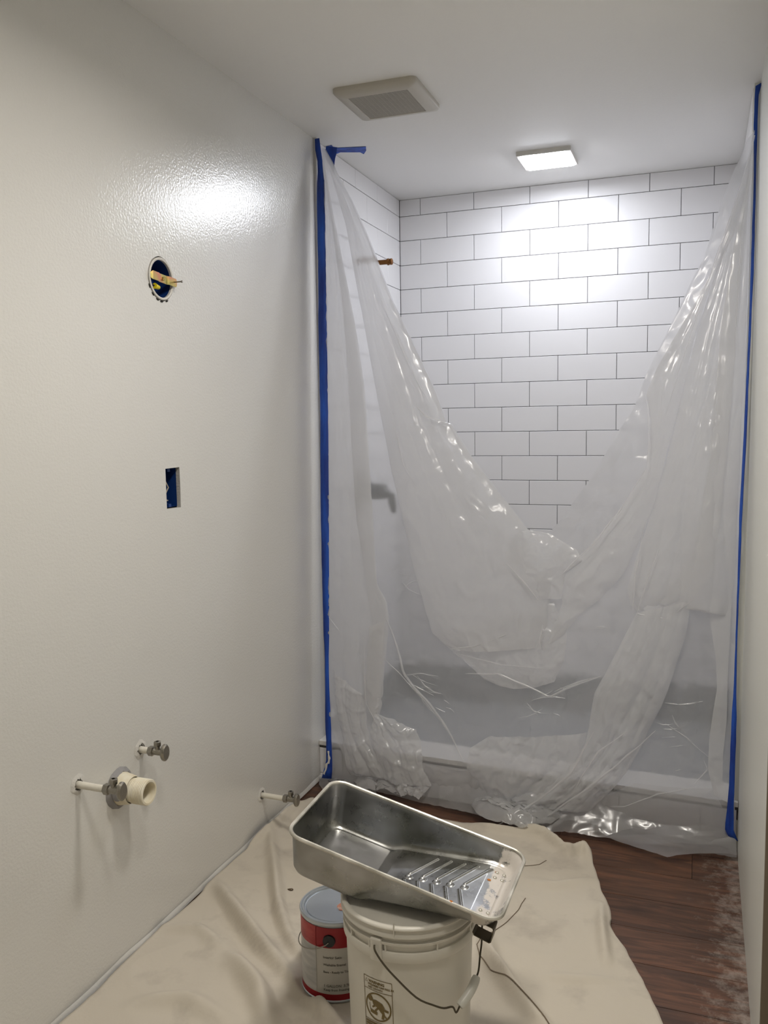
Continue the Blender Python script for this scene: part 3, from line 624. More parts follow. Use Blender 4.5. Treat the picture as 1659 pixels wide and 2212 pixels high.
# ================================================================= PLASTIC SHEET
SH = MB(); SHM = []
def resample(pl, N):
    pl = [Vector(p) for p in pl]; L = [0]
    for a, b in zip(pl, pl[1:]): L.append(L[-1] + (b - a).length)
    out = []; j = 0
    for i in range(N + 1):
        s = L[-1] * i / N
        while j < len(L) - 2 and L[j + 1] < s: j += 1
        t = (s - L[j]) / max(L[j + 1] - L[j], 1e-9); out.append(pl[j].lerp(pl[j + 1], min(max(t, 0), 1)))
    return out
def layer(left, right, off, N=150, Mc=60, bulge=0.01, folds=((3, 0.004),), crumple=0.002, cscale=14, seed=0, sag=None, mi=1, cg=None):
    """one thickness of the sheet between two polylines; its face billows, pleats and crumples"""
    A, B = resample(left, N), resample(right, N); b0 = len(SH.v); k = Vector((seed * 3.7, seed * 1.3, seed * 7.1))
    for i in range(N + 1):
        a, b = A[i], B[i]; w = (b - a).length; t = i / N
        for j in range(Mc + 1):
            u = j / Mc; p = a.lerp(b, u)
            e = sin(pi * u) ** 0.6
            d = off + bulge * min(w / 0.3, 1) * e
            wf = min(w / 0.25, 1) * e ** 0.5
            for n_, (fq, am) in enumerate(folds):
                ph = 1.7 * noise.noise(Vector((t * 2.2, n_ * 5.1, seed)))
                x = fq * (u + 0.05 * noise.noise(Vector((t * 3, u * 2, seed + n_ * 9)))) * 2 * pi + ph * 2
                d += am * wf * (abs(sin(x / 2)) ** 0.7 * 2 - 1)
            cr = crumple if cg is None else crumple * cg(t, u)
            q = p * cscale + k
            v1 = noise.noise(q); v2 = noise.noise(q * 2.3 + Vector((9, 2, 4)))
            ridge = (1 - abs(v1)) ** 3 + 0.5 * (1 - abs(v2)) ** 3
            d += cr * (ridge - 0.7) * 2.2
            drift = noise.noise_vector(p * 6 + k) * cr * 1.6
            hh = min(max((p.z - 0.012) / 0.06, 0), 1)
            # on the floor the thickness direction turns upwards
            nrm = Vector((0, -1, 0)) * hh + Vector((0, -0.25, 1)) * (1 - hh)
            z_ = p + nrm * d + Vector((drift.x, 0, drift.z * hh - (sag or 0) * t * t * sin(pi * u)))
            if z_.z < 0.004: z_.z = 0.004 + 0.002 * abs(v2)
            z_.x = min(max(z_.x, 0.002), XR + LE * z_.z - 0.003)
            SH.v.append(tuple(z_))
    m_ = Mc + 1
    for i in range(N):
        for j in range(Mc):
            SH.f.append((b0 + i * m_ + j, b0 + i * m_ + j + 1, b0 + (i + 1) * m_ + j + 1, b0 + (i + 1) * m_ + j)); SH.sm.append(True); SHM.append(mi)
TLE = [(0.034, 2.85, 2.246), (0.042, 2.846, 2.151), (0.045, 2.838, 1.962), (0.051, 2.818, 1.483), (0.052, 2.798, 0.996), (0.052, 2.777, 0.499), (0.056, 2.765, 0.23), (0.06, 2.761, 0.094), (0.061, 2.751, 0.012)]
VL = [(0.048, 2.85, 2.241), (0.075, 2.849, 2.192), (0.101, 2.847, 2.137), (0.147, 2.845, 2.055), (0.211, 2.839, 1.917), (0.295, 2.83, 1.708), (0.387, 2.82, 1.525), (0.453, 2.812, 1.392), (0.488, 2.806, 1.295), (0.504, 2.805, 1.292), (0.575, 2.797, 1.183), (0.671, 2.787, 1.062), (0.767, 2.776, 0.947)]
VR = [(1.419, 2.885, 2.143), (1.398, 2.882, 2.118), (1.38, 2.876, 2.066), (1.364, 2.872, 2.033), (1.331, 2.863, 1.947), (1.283, 2.845, 1.779), (1.247, 2.837, 1.705), (1.219, 2.83, 1.637), (1.168, 2.82, 1.527), (1.129, 2.812, 1.444), (1.113, 2.808, 1.402), (1.09, 2.802, 1.332), (1.043, 2.796, 1.261), (1.009, 2.791, 1.197), (0.946, 2.783, 1.088), (0.868, 2.776, 0.976), (0.839, 2.774, 0.941)]
# single thickness, left half and right half, meeting below the V
layer(TLE, VL + [(0.781, 2.769, 0.862), (0.783, 2.758, 0.712), (0.786, 2.746, 0.562), (0.788, 2.735, 0.411), (0.783, 2.723, 0.259), (0.777, 2.714, 0.106), (0.796, 2.616, 0.012)], 0.0, 230, 70, bulge=0.004, folds=((2, 0.003),), crumple=0.0021, seed=1, mi=0,
      cg=lambda t, u: (0.5 + 2.0 * t * t) * (1 if t < 0.9 else 0.5))
TRE = [(1.42, 2.886, 2.15), (1.419, 2.868, 1.979), (1.415, 2.839, 1.707), (1.407, 2.796, 1.298), (1.4, 2.76, 0.956), (1.398, 2.724, 0.614), (1.394, 2.701, 0.394), (1.4, 2.681, 0.203), (1.405, 2.674, 0.064), (1.41, 2.628, 0.012)]
layer(VR + [(0.781, 2.769, 0.862), (0.783, 2.758, 0.712), (0.786, 2.746, 0.562), (0.788, 2.735, 0.411), (0.783, 2.723, 0.259), (0.777, 2.714, 0.106), (0.796, 2.616, 0.012)], TRE, 0.0, 230, 70, bulge=0.004, folds=((2, 0.003),), crumple=0.0021, seed=2, mi=0,
      cg=lambda t, u: (0.5 + 2.0 * t * t) * (1 if t < 0.9 else 0.5))
# left pleat beside the tape
layer(TLE[:-2] + [(0.156, 2.755, 0.023)], [(0.041, 2.848, 2.206), (0.078, 2.84, 1.991), (0.117, 2.833, 1.814), (0.16, 2.823, 1.59), (0.186, 2.815, 1.415), (0.205, 2.805, 1.223), (0.222, 2.794, 0.999), (0.235, 2.785, 0.839), (0.242, 2.78, 0.742), (0.279, 2.775, 0.68), (0.286, 2.772, 0.624), (0.276, 2.765, 0.486), (0.259, 2.758, 0.321), (0.248, 2.756, 0.279), (0.301, 2.748, 0.179), (0.353, 2.742, 0.054)],
      0.010, 170, 36, bulge=0.016, folds=((1.5, 0.005), (4, 0.002)), crumple=0.0018, seed=3, cg=lambda t, u: 0.4 + 1.8 * t * t)
# narrow second pleat
layer([(0.044, 2.848, 2.198), (0.068, 2.842, 2.039), (0.112, 2.829, 1.736), (0.135, 2.818, 1.48), (0.149, 2.806, 1.224), (0.168, 2.793, 0.966), (0.195, 2.785, 0.805), (0.212, 2.779, 0.692), (0.23, 2.774, 0.612), (0.216, 2.768, 0.48), (0.204, 2.762, 0.348), (0.24, 2.755, 0.253)], [(0.048, 2.848, 2.198), (0.088, 2.84, 1.99), (0.143, 2.83, 1.734), (0.174, 2.822, 1.574), (0.198, 2.815, 1.414), (0.212, 2.805, 1.223), (0.229, 2.793, 0.999), (0.238, 2.785, 0.839), (0.247, 2.78, 0.743), (0.28, 2.775, 0.68), (0.279, 2.772, 0.623), (0.271, 2.765, 0.485), (0.259, 2.759, 0.354), (0.252, 2.755, 0.263)],
      0.020, 120, 12, bulge=0.008, folds=((1, 0.002),), crumple=0.001, seed=4)
# great swag from the left corner
layer([(0.046, 2.849, 2.229), (0.078, 2.846, 2.132), (0.123, 2.841, 1.987), (0.174, 2.83, 1.732), (0.211, 2.821, 1.541), (0.249, 2.811, 1.35), (0.297, 2.799, 1.128), (0.341, 2.788, 0.954), (0.384, 2.777, 0.782), (0.426, 2.768, 0.658), (0.449, 2.763, 0.588), (0.494, 2.759, 0.552), (0.527, 2.756, 0.536)], VL + [(0.795, 2.771, 0.892), (0.834, 2.764, 0.819), (0.85, 2.758, 0.746), (0.837, 2.751, 0.648), (0.825, 2.745, 0.573)],
      0.014, 190, 70, bulge=0.030, folds=((1.5, 0.004), (5, 0.0015)), crumple=0.0022, seed=5, cg=lambda t, u: 0.35 + 1.2 * t * t)
layer([(0.449, 2.763, 0.588), (0.51, 2.757, 0.538), (0.568, 2.752, 0.493), (0.624, 2.746, 0.448)], [(0.851, 2.755, 0.716), (0.897, 2.746, 0.616), (0.894, 2.739, 0.534), (0.862, 2.735, 0.464)],
      0.010, 60, 80, bulge=0.016, folds=((1, 0.002),), crumple=0.0035, cscale=16, seed=6, sag=0.025)
# crumpled lip at the bottom of the V
layer([(0.722, 2.776, 0.935), (0.697, 2.772, 0.858), (0.721, 2.767, 0.799), (0.783, 2.759, 0.727)], [(0.767, 2.776, 0.947), (0.839, 2.773, 0.938), (0.928, 2.767, 0.888), (0.946, 2.763, 0.854), (0.893, 2.762, 0.815), (0.88, 2.756, 0.733)], 0.026, 60, 50, bulge=0.012, folds=((1.5, 0.003),), crumple=0.0028, cscale=16, seed=7)
# right swag band, back and front
layer([(1.417, 2.884, 2.13), (1.388, 2.87, 2.01), (1.346, 2.854, 1.863), (1.303, 2.84, 1.729), (1.259, 2.83, 1.635), (1.214, 2.822, 1.553), (1.156, 2.813, 1.45), (1.125, 2.806, 1.374), (1.139, 2.798, 1.295), (1.139, 2.791, 1.217), (1.131, 2.785, 1.146), (1.061, 2.775, 1.024), (1.013, 2.77, 0.958), (0.946, 2.766, 0.883), (0.876, 2.762, 0.807), (0.88, 2.755, 0.718), (0.825, 2.745, 0.573)],
      [(1.413, 2.884, 2.13), (1.4, 2.868, 1.981), (1.372, 2.853, 1.847), (1.335, 2.844, 1.768), (1.298, 2.835, 1.674), (1.261, 2.819, 1.523), (1.225, 2.803, 1.357), (1.194, 2.79, 1.217), (1.161, 2.775, 1.048), (1.118, 2.765, 0.933), (1.072, 2.757, 0.828), (1.003, 2.752, 0.74), (0.939, 2.75, 0.685), (0.889, 2.746, 0.622), (0.831, 2.744, 0.566)],
      0.016, 180, 36, bulge=0.034, folds=((1, 0.006), (3, 0.002)), crumple=0.0022, seed=8, cg=lambda t, u: 0.4 + 1.2 * t)
# broad right drape with pleats
layer([(1.417, 2.884, 2.136), (1.396, 2.872, 2.023), (1.364, 2.86, 1.916), (1.334, 2.847, 1.795), (1.298, 2.833, 1.66), (1.267, 2.822, 1.551), (1.243, 2.811, 1.44), (1.215, 2.798, 1.301), (1.188, 2.786, 1.175), (1.151, 2.772, 1.019), (1.106, 2.76, 0.875), (1.081, 2.752, 0.774), (1.091, 2.747, 0.724), (1.113, 2.745, 0.707)],
      [(1.414, 2.884, 2.137), (1.41, 2.853, 1.844), (1.404, 2.817, 1.503), (1.393, 2.774, 1.093), (1.387, 2.746, 0.818), (1.372, 2.735, 0.708), (1.324, 2.738, 0.718), (1.273, 2.743, 0.757)],
      0.012, 190, 60, bulge=0.030, folds=((2, 0.008), (5, 0.003)), crumple=0.0018, seed=9, cg=lambda t, u: 0.3 + 1.3 * t * t)
layer([(1.417, 2.882, 2.116), (1.39, 2.863, 1.941), (1.361, 2.844, 1.766), (1.336, 2.825, 1.575), (1.323, 2.804, 1.368), (1.308, 2.783, 1.161), (1.291, 2.769, 1.022), (1.261, 2.756, 0.882), (1.196, 2.748, 0.78), (1.13, 2.745, 0.719)],
      [(1.413, 2.882, 2.116), (1.403, 2.863, 1.94), (1.391, 2.845, 1.763), (1.38, 2.825, 1.572), (1.369, 2.803, 1.367), (1.357, 2.782, 1.161), (1.345, 2.765, 0.996), (1.327, 2.752, 0.857), (1.277, 2.743, 0.757), (1.144, 2.743, 0.706)],
      0.034, 120, 24, bulge=0.012, folds=((1, 0.006),), crumple=0.0012, seed=10)
# lower right column that flows down to the heap on the floor
layer([(1.113, 2.745, 0.707), (1.062, 2.737, 0.6), (1.022, 2.731, 0.509), (0.994, 2.727, 0.448), (0.981, 2.721, 0.374), (0.966, 2.714, 0.284), (0.919, 2.71, 0.203), (0.838, 2.711, 0.131), (0.715, 2.719, 0.077), (0.628, 2.724, 0.037), (0.598, 2.683, 0.012)],
      [(1.27, 2.744, 0.757), (1.253, 2.733, 0.643), (1.222, 2.723, 0.528), (1.19, 2.715, 0.426), (1.144, 2.708, 0.321), (1.1, 2.702, 0.229), (1.046, 2.698, 0.149), (0.979, 2.701, 0.07), (0.928, 2.705, 0.015), (0.88, 2.637, 0.012), (0.788, 2.58, 0.012)],
      0.030, 120, 60, bulge=0.040, folds=((2, 0.008), (5, 0.003)), crumple=0.0045, cscale=18, seed=11, cg=lambda t, u: 0.4 + 1.3 * t)
# thin pleat by the right tape
layer([(1.316, 2.742, 0.759), (1.324, 2.733, 0.677), (1.341, 2.723, 0.581), (1.346, 2.714, 0.499), (1.334, 2.706, 0.415), (1.327, 2.698, 0.331), (1.327, 2.69, 0.247), (1.344, 2.681, 0.174)], [(1.381, 2.74, 0.763), (1.379, 2.732, 0.681), (1.377, 2.722, 0.584), (1.374, 2.71, 0.474), (1.373, 2.702, 0.392), (1.368, 2.694, 0.308), (1.368, 2.685, 0.226), (1.383, 2.677, 0.159)],
      0.012, 80, 16, bulge=0.014, folds=((1, 0.003),), crumple=0.0016, seed=12)
# heaps
layer([(0.072, 2.773, 0.434), (0.095, 2.766, 0.302), (0.108, 2.76, 0.186), (0.125, 2.757, 0.104), (0.147, 2.755, 0.022), (0.202, 2.674, 0.012)], [(0.206, 2.762, 0.348), (0.213, 2.757, 0.25), (0.234, 2.751, 0.17), (0.275, 2.747, 0.109), (0.314, 2.745, 0.04), (0.367, 2.659, 0.012)], 0.024, 100, 60, bulge=0.026, folds=((2.2, 0.010), (4, 0.003)), crumple=0.0040, cscale=16, seed=13)
layer([(0.252, 2.76, 0.353), (0.239, 2.757, 0.286), (0.225, 2.755, 0.226), (0.249, 2.75, 0.172), (0.275, 2.747, 0.109), (0.3, 2.746, 0.029), (0.366, 2.643, 0.012)], [(0.262, 2.759, 0.354), (0.252, 2.757, 0.296), (0.318, 2.752, 0.286), (0.401, 2.746, 0.26), (0.418, 2.742, 0.211), (0.422, 2.738, 0.131), (0.455, 2.735, 0.071), (0.424, 2.651, 0.012)], 0.036, 110, 60, bulge=0.034, folds=((2, 0.010), (5, 0.005)), crumple=0.0055, cscale=18, seed=14)
layer([(0.221, 2.773, 0.595), (0.213, 2.768, 0.48), (0.207, 2.763, 0.381), (0.223, 2.759, 0.3), (0.239, 2.756, 0.278)], [(0.279, 2.772, 0.623), (0.269, 2.766, 0.485), (0.259, 2.76, 0.37), (0.248, 2.757, 0.303), (0.245, 2.756, 0.278)], 0.036, 70, 16, bulge=0.012, folds=((1, 0.003),), crumple=0.002, seed=21)
layer([(0.431, 2.737, 0.132), (0.396, 2.739, 0.061), (0.387, 2.74, 0.018), (0.406, 2.733, 0.012)], [(0.652, 2.723, 0.149), (0.644, 2.723, 0.084), (0.62, 2.725, 0.024), (0.536, 2.707, 0.012)], 0.012, 40, 40, bulge=0.02, folds=((1, 0.003),), crumple=0.004, seed=15, mi=0)
layer([(0.654, 2.732, 0.269), (0.587, 2.732, 0.215), (0.575, 2.728, 0.146), (0.62, 2.725, 0.081), (0.604, 2.726, 0.021), (0.598, 2.672, 0.012)], [(0.971, 2.717, 0.317), (0.958, 2.71, 0.224), (0.905, 2.706, 0.142), (0.853, 2.71, 0.071), (0.809, 2.706, 0.012), (0.775, 2.576, 0.012)], 0.022, 70, 60, bulge=0.02, folds=((3, 0.007), (7, 0.003)), crumple=0.0035, cscale=16, seed=16)
layer([(0.587, 2.727, 0.019), (0.598, 2.672, 0.012), (0.632, 2.612, 0.012), (0.685, 2.579, 0.012), (0.799, 2.564, 0.012)], [(0.868, 2.709, 0.082), (0.913, 2.706, 0.043), (0.899, 2.701, 0.012), (0.878, 2.65, 0.012), (0.805, 2.567, 0.012)], 0.03, 40, 50, bulge=0.03, folds=((2, 0.008),), crumple=0.004, cscale=16, seed=17)
layer([(1.115, 2.696, 0.174), (1.029, 2.698, 0.124), (0.998, 2.7, 0.065), (0.998, 2.7, 0.012), (1.038, 2.616, 0.012), (1.137, 2.578, 0.012), (1.217, 2.549, 0.012)], [(1.341, 2.683, 0.194), (1.367, 2.676, 0.143), (1.388, 2.675, 0.075), (1.408, 2.673, 0.036), (1.411, 2.669, 0.012), (1.411, 2.634, 0.012), (1.41, 2.622, 0.012)], 0.010, 80, 60, bulge=0.012, folds=((1, 0.003),), crumple=0.0014, cscale=9, seed=18, mi=0)
layer([(0.011, 2.764, 0.014), (0.033, 2.708, 0.012), (0.071, 2.663, 0.012)], [(0.138, 2.756, 0.031), (0.211, 2.751, 0.015), (0.269, 2.688, 0.012)], 0.008, 20, 20, bulge=0.01, folds=((1, 0.003),), crumple=0.004, seed=19, mi=0)
# sharp creases: narrow doubled pleats standing off the sheet
def crease(pts, w=0.006, off=0.012, seed=0):
    w *= 0.55
    P = resample(pts, 30); b0 = len(SH.v)
    for i, p in enumerate(P):
        a, b = P[max(i - 1, 0)], P[min(i + 1, 30)]; t = (b - a).normalized(); s = Vector((t.z, 0, -t.x)); s = s.normalized() if s.length > 1e-6 else Vector((1, 0, 0))
        ww = w * (0.35 + 0.65 * sin(pi * i / 30)) * (1 + 0.4 * noise.noise(p * 30 + Vector((seed, 0, 0))))
        jit = s * 0.003 * noise.noise(p * 18 + Vector((seed, 3, 0)))
        for k, (q, d) in enumerate(((-1, 0.0), (-0.35, 0.8), (0.35, 0.8), (1, 0.0))):
            v_ = p + jit + s * ww * q + Vector((0, -(off + d * ww * 1.2), 0)); 
            SH.v.append((min(max(v_.x, 0.002), XR - 0.002), v_.y, max(v_.z, 0.006)))
        if i:
            o_ = b0 + i * 4
            for k in range(3): SH.f.append((o_ - 4 + k, o_ - 3 + k, o_ + k + 1, o_ + k)); SH.sm.append(True); SHM.append(1)
for n_, (c_, w_, o_) in enumerate((
    ([(0.282, 2.772, 0.624), (0.321, 2.765, 0.53), (0.343, 2.76, 0.443), (0.395, 2.754, 0.385), (0.446, 2.748, 0.342), (0.513, 2.739, 0.255), (0.563, 2.73, 0.168)], 0.009, 0.02),
    ([(0.276, 2.765, 0.486), (0.335, 2.76, 0.435), (0.421, 2.75, 0.355), (0.488, 2.742, 0.284)], 0.004, 0.02),
    ([(0.349, 2.759, 0.436), (0.411, 2.756, 0.447), (0.47, 2.753, 0.446)], 0.004, 0.02),
    ([(0.06, 2.781, 0.616), (0.114, 2.776, 0.554), (0.177, 2.77, 0.493), (0.213, 2.766, 0.447)], 0.004, 0.02),
    ([(0.204, 2.772, 0.561), (0.207, 2.767, 0.447), (0.213, 2.761, 0.332), (0.248, 2.756, 0.27)], 0.005, 0.045),
    ([(1.201, 2.709, 0.371), (1.259, 2.702, 0.336), (1.332, 2.693, 0.279)], 0.0035, 0.01),
    ([(1.288, 2.687, 0.2), (1.327, 2.69, 0.247), (1.313, 2.693, 0.273)], 0.003, 0.01),
    ([(1.044, 2.697, 0.096), (1.086, 2.694, 0.103), (1.182, 2.69, 0.156), (1.295, 2.687, 0.198)], 0.004, 0.025),
    ([(0.993, 2.731, 0.495), (0.936, 2.732, 0.472), (0.863, 2.732, 0.434)], 0.004, 0.02),
    ([(0.705, 2.771, 0.846), (0.767, 2.763, 0.779), (0.813, 2.758, 0.729)], 0.005, 0.055),
    ([(0.518, 2.757, 0.547), (0.599, 2.755, 0.561), (0.708, 2.753, 0.608)], 0.006, 0.045),
    ([(0.527, 2.756, 0.532), (0.694, 2.746, 0.508), (0.832, 2.74, 0.509)], 0.004, 0.035),
    ([(0.568, 2.75, 0.465), (0.679, 2.745, 0.476), (0.772, 2.738, 0.447), (0.848, 2.732, 0.418), (0.907, 2.732, 0.454), (1.008, 2.731, 0.501)], 0.006, 0.03),
    ([(0.829, 2.752, 0.655), (0.818, 2.747, 0.595), (0.825, 2.745, 0.573)], 0.005, 0.06),
    ([(1.125, 2.805, 1.367), (1.137, 2.798, 1.295), (1.139, 2.791, 1.217), (1.131, 2.785, 1.146)], 0.004, 0.055),
    ([(1.131, 2.785, 1.146), (1.061, 2.775, 1.024), (0.985, 2.768, 0.921), (0.879, 2.762, 0.81)], 0.004, 0.055),
    ([(1.412, 2.878, 2.076), (1.352, 2.856, 1.876), (1.303, 2.839, 1.715), (1.236, 2.817, 1.496), (1.186, 2.798, 1.302)], 0.003, 0.05),
    ([(1.409, 2.871, 2.008), (1.385, 2.853, 1.846), (1.376, 2.832, 1.641), (1.374, 2.81, 1.436)], 0.003, 0.055),
    ([(0.314, 2.808, 1.298), (0.348, 2.799, 1.16), (0.39, 2.794, 1.081)], 0.003, 0.045),
    ([(0.388, 2.81, 1.355), (0.429, 2.807, 1.315), (0.494, 2.805, 1.295)], 0.005, 0.045),
    ([(0.262, 2.83, 1.71), (0.329, 2.822, 1.559), (0.388, 2.815, 1.44), (0.437, 2.81, 1.361)], 0.003, 0.035),
    ([(1.116, 2.745, 0.707), (1.198, 2.74, 0.696), (1.27, 2.743, 0.754)], 0.005, 0.05),
    ([(1.113, 2.745, 0.707), (1.142, 2.753, 0.806), (1.174, 2.761, 0.906)], 0.004, 0.06),
    ([(1.102, 2.746, 0.718), (1.107, 2.756, 0.832), (1.131, 2.769, 0.976)], 0.004, 0.06),
    ([(0.472, 2.734, 0.057), (0.53, 2.731, 0.017), (0.636, 2.724, 0.083)], 0.004, 0.03),
    ([(0.996, 2.718, 0.346), (0.926, 2.71, 0.204), (0.793, 2.713, 0.077), (0.692, 2.685, 0.012)], 0.007, 0.09),
    ([(1.178, 2.71, 0.368), (1.055, 2.705, 0.237), (0.942, 2.704, 0.132), (0.808, 2.712, 0.017)], 0.007, 0.08),
    ([(1.095, 2.714, 0.358), (1.012, 2.712, 0.29), (0.942, 2.706, 0.162)], 0.005, 0.09))):
    crease(c_, w_, o_, n_ * 2.3)
rc = random.Random(11)
for reg, n_ in (([(0.309, 2.766, 0.537), (0.385, 2.763, 0.543), (0.618, 2.737, 0.315), (0.488, 2.739, 0.236), (0.353, 2.753, 0.332)], 16), ([(0.727, 2.737, 0.405), (0.965, 2.731, 0.474), (0.953, 2.719, 0.326), (0.728, 2.729, 0.298)], 12), ([(1.202, 2.723, 0.512), (1.321, 2.718, 0.524), (1.321, 2.686, 0.205), (1.153, 2.7, 0.251)], 14), ([(0.315, 2.787, 0.922), (0.349, 2.786, 0.923), (0.435, 2.765, 0.611), (0.334, 2.769, 0.603)], 5), ([(0.989, 2.751, 0.725), (1.074, 2.748, 0.73), (1.021, 2.733, 0.538), (0.921, 2.736, 0.514)], 7)):
    for _ in range(int(n_ * 0.6)):
        w_ = [rc.random() for _ in reg]; t_ = sum(w_); c_ = Vector((0, 0, 0))
        for q, v_ in zip(reg, w_): c_ += Vector(q) * (v_ / t_)
        a_ = rc.uniform(-0.9, 0.5); L_ = rc.uniform(0.015, 0.06); k_ = rc.uniform(-0.3, 0.3)
        crease([c_ + Vector((cos(a_ + k_ * s_) * L_ * s_, 0, sin(a_ + k_ * s_) * L_ * s_)) for s_ in (-1, -0.3, 0.3, 1)], rc.uniform(0.002, 0.0045), 0.007, rc.random() * 9)
def facing(f):
    a, b, c = (Vector(SH.v[f[i]]) for i in (0, 1, 2)); n_ = (b - a).cross(c - a)
    return f if n_.y - 0.3 * n_.z < 0 else f[::-1]
SH.f = [facing(f) for f in SH.f]
sheet = SH.obj('plastic_sheet', M_poly, sharp=180); sheet.data.materials.append(M_poly2)
sheet.data.polygons.foreach_set('material_index', SHM)
tag(sheet, 'crumpled translucent plastic sheet taped over the shower opening and sagging in a V', 'plastic sheet')

# ================================================================= DROP CLOTH
CR = [(1.50, -0.5), (1.45, 0.5), (1.36, 1.3), (1.30, 1.6), (1.234, 1.82), (1.188, 1.954), (1.138, 2.067), (1.095, 2.150), (1.096, 2.185), (1.082, 2.242), (1.058, 2.306), (1.025, 2.425), (0.995, 2.54)]
CT = [(0.0, 2.54), (0.05, 2.61), (0.30, 2.60), (0.608, 2.585), (0.787, 2.584), (0.89, 2.571), (0.937, 2.548), (0.995, 2.54)]
def interp(tab, x, i=0, o=1):
    t = sorted(tab, key=lambda q: q[i])
    if x <= t[0][i]: return t[0][o]
    for a, b in zip(t, t[1:]):
        if x <= b[i]: return a[o] + (b[o] - a[o]) * (x - a[i]) / (b[i] - a[i])
    return t[-1][o]
RID = [  # (points, height, width)
    ([(0.037, 1.971), (0.121, 1.891), (0.177, 1.842), (0.285, 1.755), (0.385, 1.695)], -0.014, 0.022),
    ([(0.042, 1.998), (0.178, 1.876), (0.283, 1.794), (0.389, 1.723)], 0.020, 0.026),
    ([(0.035, 2.331), (0.139, 2.152), (0.251, 1.958), (0.331, 1.851), (0.402, 1.784)], 0.016, 0.020),
    ([(0.154, 2.075), (0.269, 1.895), (0.371, 1.784)], -0.006, 0.016),
    ([(0.414, 1.704), (0.494, 1.645), (0.563, 1.597), (0.635, 1.54)], 0.015, 0.022),
    ([(0.393, 1.679), (0.492, 1.596), (0.58, 1.522)], -0.012, 0.030),
    ([(0.246, 1.722), (0.376, 1.622), (0.452, 1.521)], 0.022, 0.030),
    ([(0.024, 1.779), (0.109, 1.797), (0.206, 1.747)], 0.010, 0.024),
    ([(0.136, 1.506), (0.23, 1.547), (0.336, 1.527)], 0.012, 0.030),
    ([(0.81, 1.993), (0.842, 1.905), (0.918, 1.807), (1.006, 1.719)], 0.020, 0.024),
    ([(0.869, 2.302), (0.934, 2.298), (1.027, 2.355)], 0.007, 0.020),
    ([(1.065, 2.232), (1.077, 2.125), (1.101, 1.994)], 0.012, 0.018),
    ([(0.976, 1.896), (1.049, 1.903), (1.129, 1.93)], 0.006, 0.02),
    ([(0.788, 2.58), (0.864, 2.558), (0.946, 2.479)], 0.018, 0.016),
    ([(0.939, 2.477), (0.983, 2.521), (1.007, 2.471)], 0.016, 0.02),
    ([(0.612, 2.572), (0.747, 2.567), (0.849, 2.562)], 0.010, 0.02),
    ([(0.01, 2.242), (0.027, 2.395), (0.031, 2.56)], 0.012, 0.015),
]
RIDS = [(resample([(a, b, 0) for a, b in p], 14), h, w) for p, h, w in RID]
def cloth_z(x, y):
    z = 0.012 + 0.005 * noise.noise(Vector((x * 5, y * 5, 1))) + 0.0035 * noise.noise(Vector((x * 13, y * 11, 4))) + 0.005 * (1 - abs(noise.noise(Vector((x * 4 + y * 3, y * 5 - x * 2, 7))))) ** 6
    p = Vector((x, y, 0))
    for P, h, w in RIDS:
        if min((P[0] - p).length, (P[-1] - p).length, (P[7] - p).length) > 0.45: continue
        best = 9; bi = 0
        for i, q in enumerate(P):
            if i == 0: continue
            a = P[i - 1]; ab = q - a; t = max(0, min(1, (p - a).dot(ab) / max(ab.length_squared, 1e-9))); d = (a + ab * t - p).length
            if d < best: best = d; bi = (i - 1 + t) / 14
        if best < w * 3: z += 2.0 * h * math.exp(-(best / w) ** 2 * 1.6) * (sin(pi * (0.08 + 0.84 * bi)) ** 0.7)
    # flat under the bucket and the can
    for cx, cy, r in ((0.75, 1.58, 0.122), (0.522, 1.732, 0.086)):
        d = math.hypot(x - cx, y - cy)
        f = min(max((d - r) / 0.02, 0), 1); z = 0.010 * (1 - f) + z * f
    return max(z, 0.0065)
NU, NV = 210, 380; mb = MB()
for j in range(NV + 1):
    v_ = j / NV; ybase = -0.4 + v_ * 2.94; xrt = interp([(b, a) for a, b in CR], ybase)
    for i in range(NU + 1):
        u = i / NU; xl = 0.011 + 0.005 * noise.noise(Vector((ybase * 5, 3, 3))); x = xl + (xrt - xl) * u
        y = ybase + (v_ ** 6) * (interp(CT, x) - 2.54)
        ed = 0.004 * noise.noise(Vector((x * 20, y * 20, 8)))
        mb.v.append((x + (ed if i == NU else 0), y, cloth_z(x, y)))
for j in range(NV):
    for i in range(NU):
        q = j * (NU + 1) + i; mb.f.append((q, q + 1, q + NU + 2, q + NU + 1)); mb.sm.append(True)
dc = mb.obj('drop_cloth', M_cloth, sharp=180); so = dc.modifiers.new('thick', 'SOLIDIFY'); so.thickness = 0.0025; so.offset = -1
tag(dc, 'wrinkled off-white canvas drop cloth spread over the floor', 'drop cloth')
def on_cloth(pts, dz=0.0012): return [(a, b, cloth_z(a, b) + dz) for a, b in pts]
def seam(pts, r):
    P = resample([(a, b, 0) for a, b in pts], 40); return MB().tube(on_cloth([(p.x, p.y) for p in P]), r, 6).obj('hem', M_hem, dc)
seam([(0.867, 2.208), (0.86, 2.151), (0.842, 2.089), (0.826, 2.051), (0.797, 1.952)], 0.0011)
seam([(0.797, 1.952), (0.815, 1.906), (0.854, 1.854), (0.92, 1.799), (0.998, 1.731), (1.049, 1.683)], 0.0014)
seam([(0.829, 2.369), (0.871, 2.397), (0.887, 2.425)], 0.0009)
cp = [(0.245, 2.046)][0]
m = MB(); n = 9; m.add([(0.008 * cos(2 * pi * k / n) * (1 + .2 * (k % 2)), 0.0055 * sin(2 * pi * k / n), 0.001 * (k % 3)) for k in range(n)] + [(0, 0, 0.004)], [(k, (k + 1) % n, n) for k in range(n)] + [tuple(range(n))[::-1]])
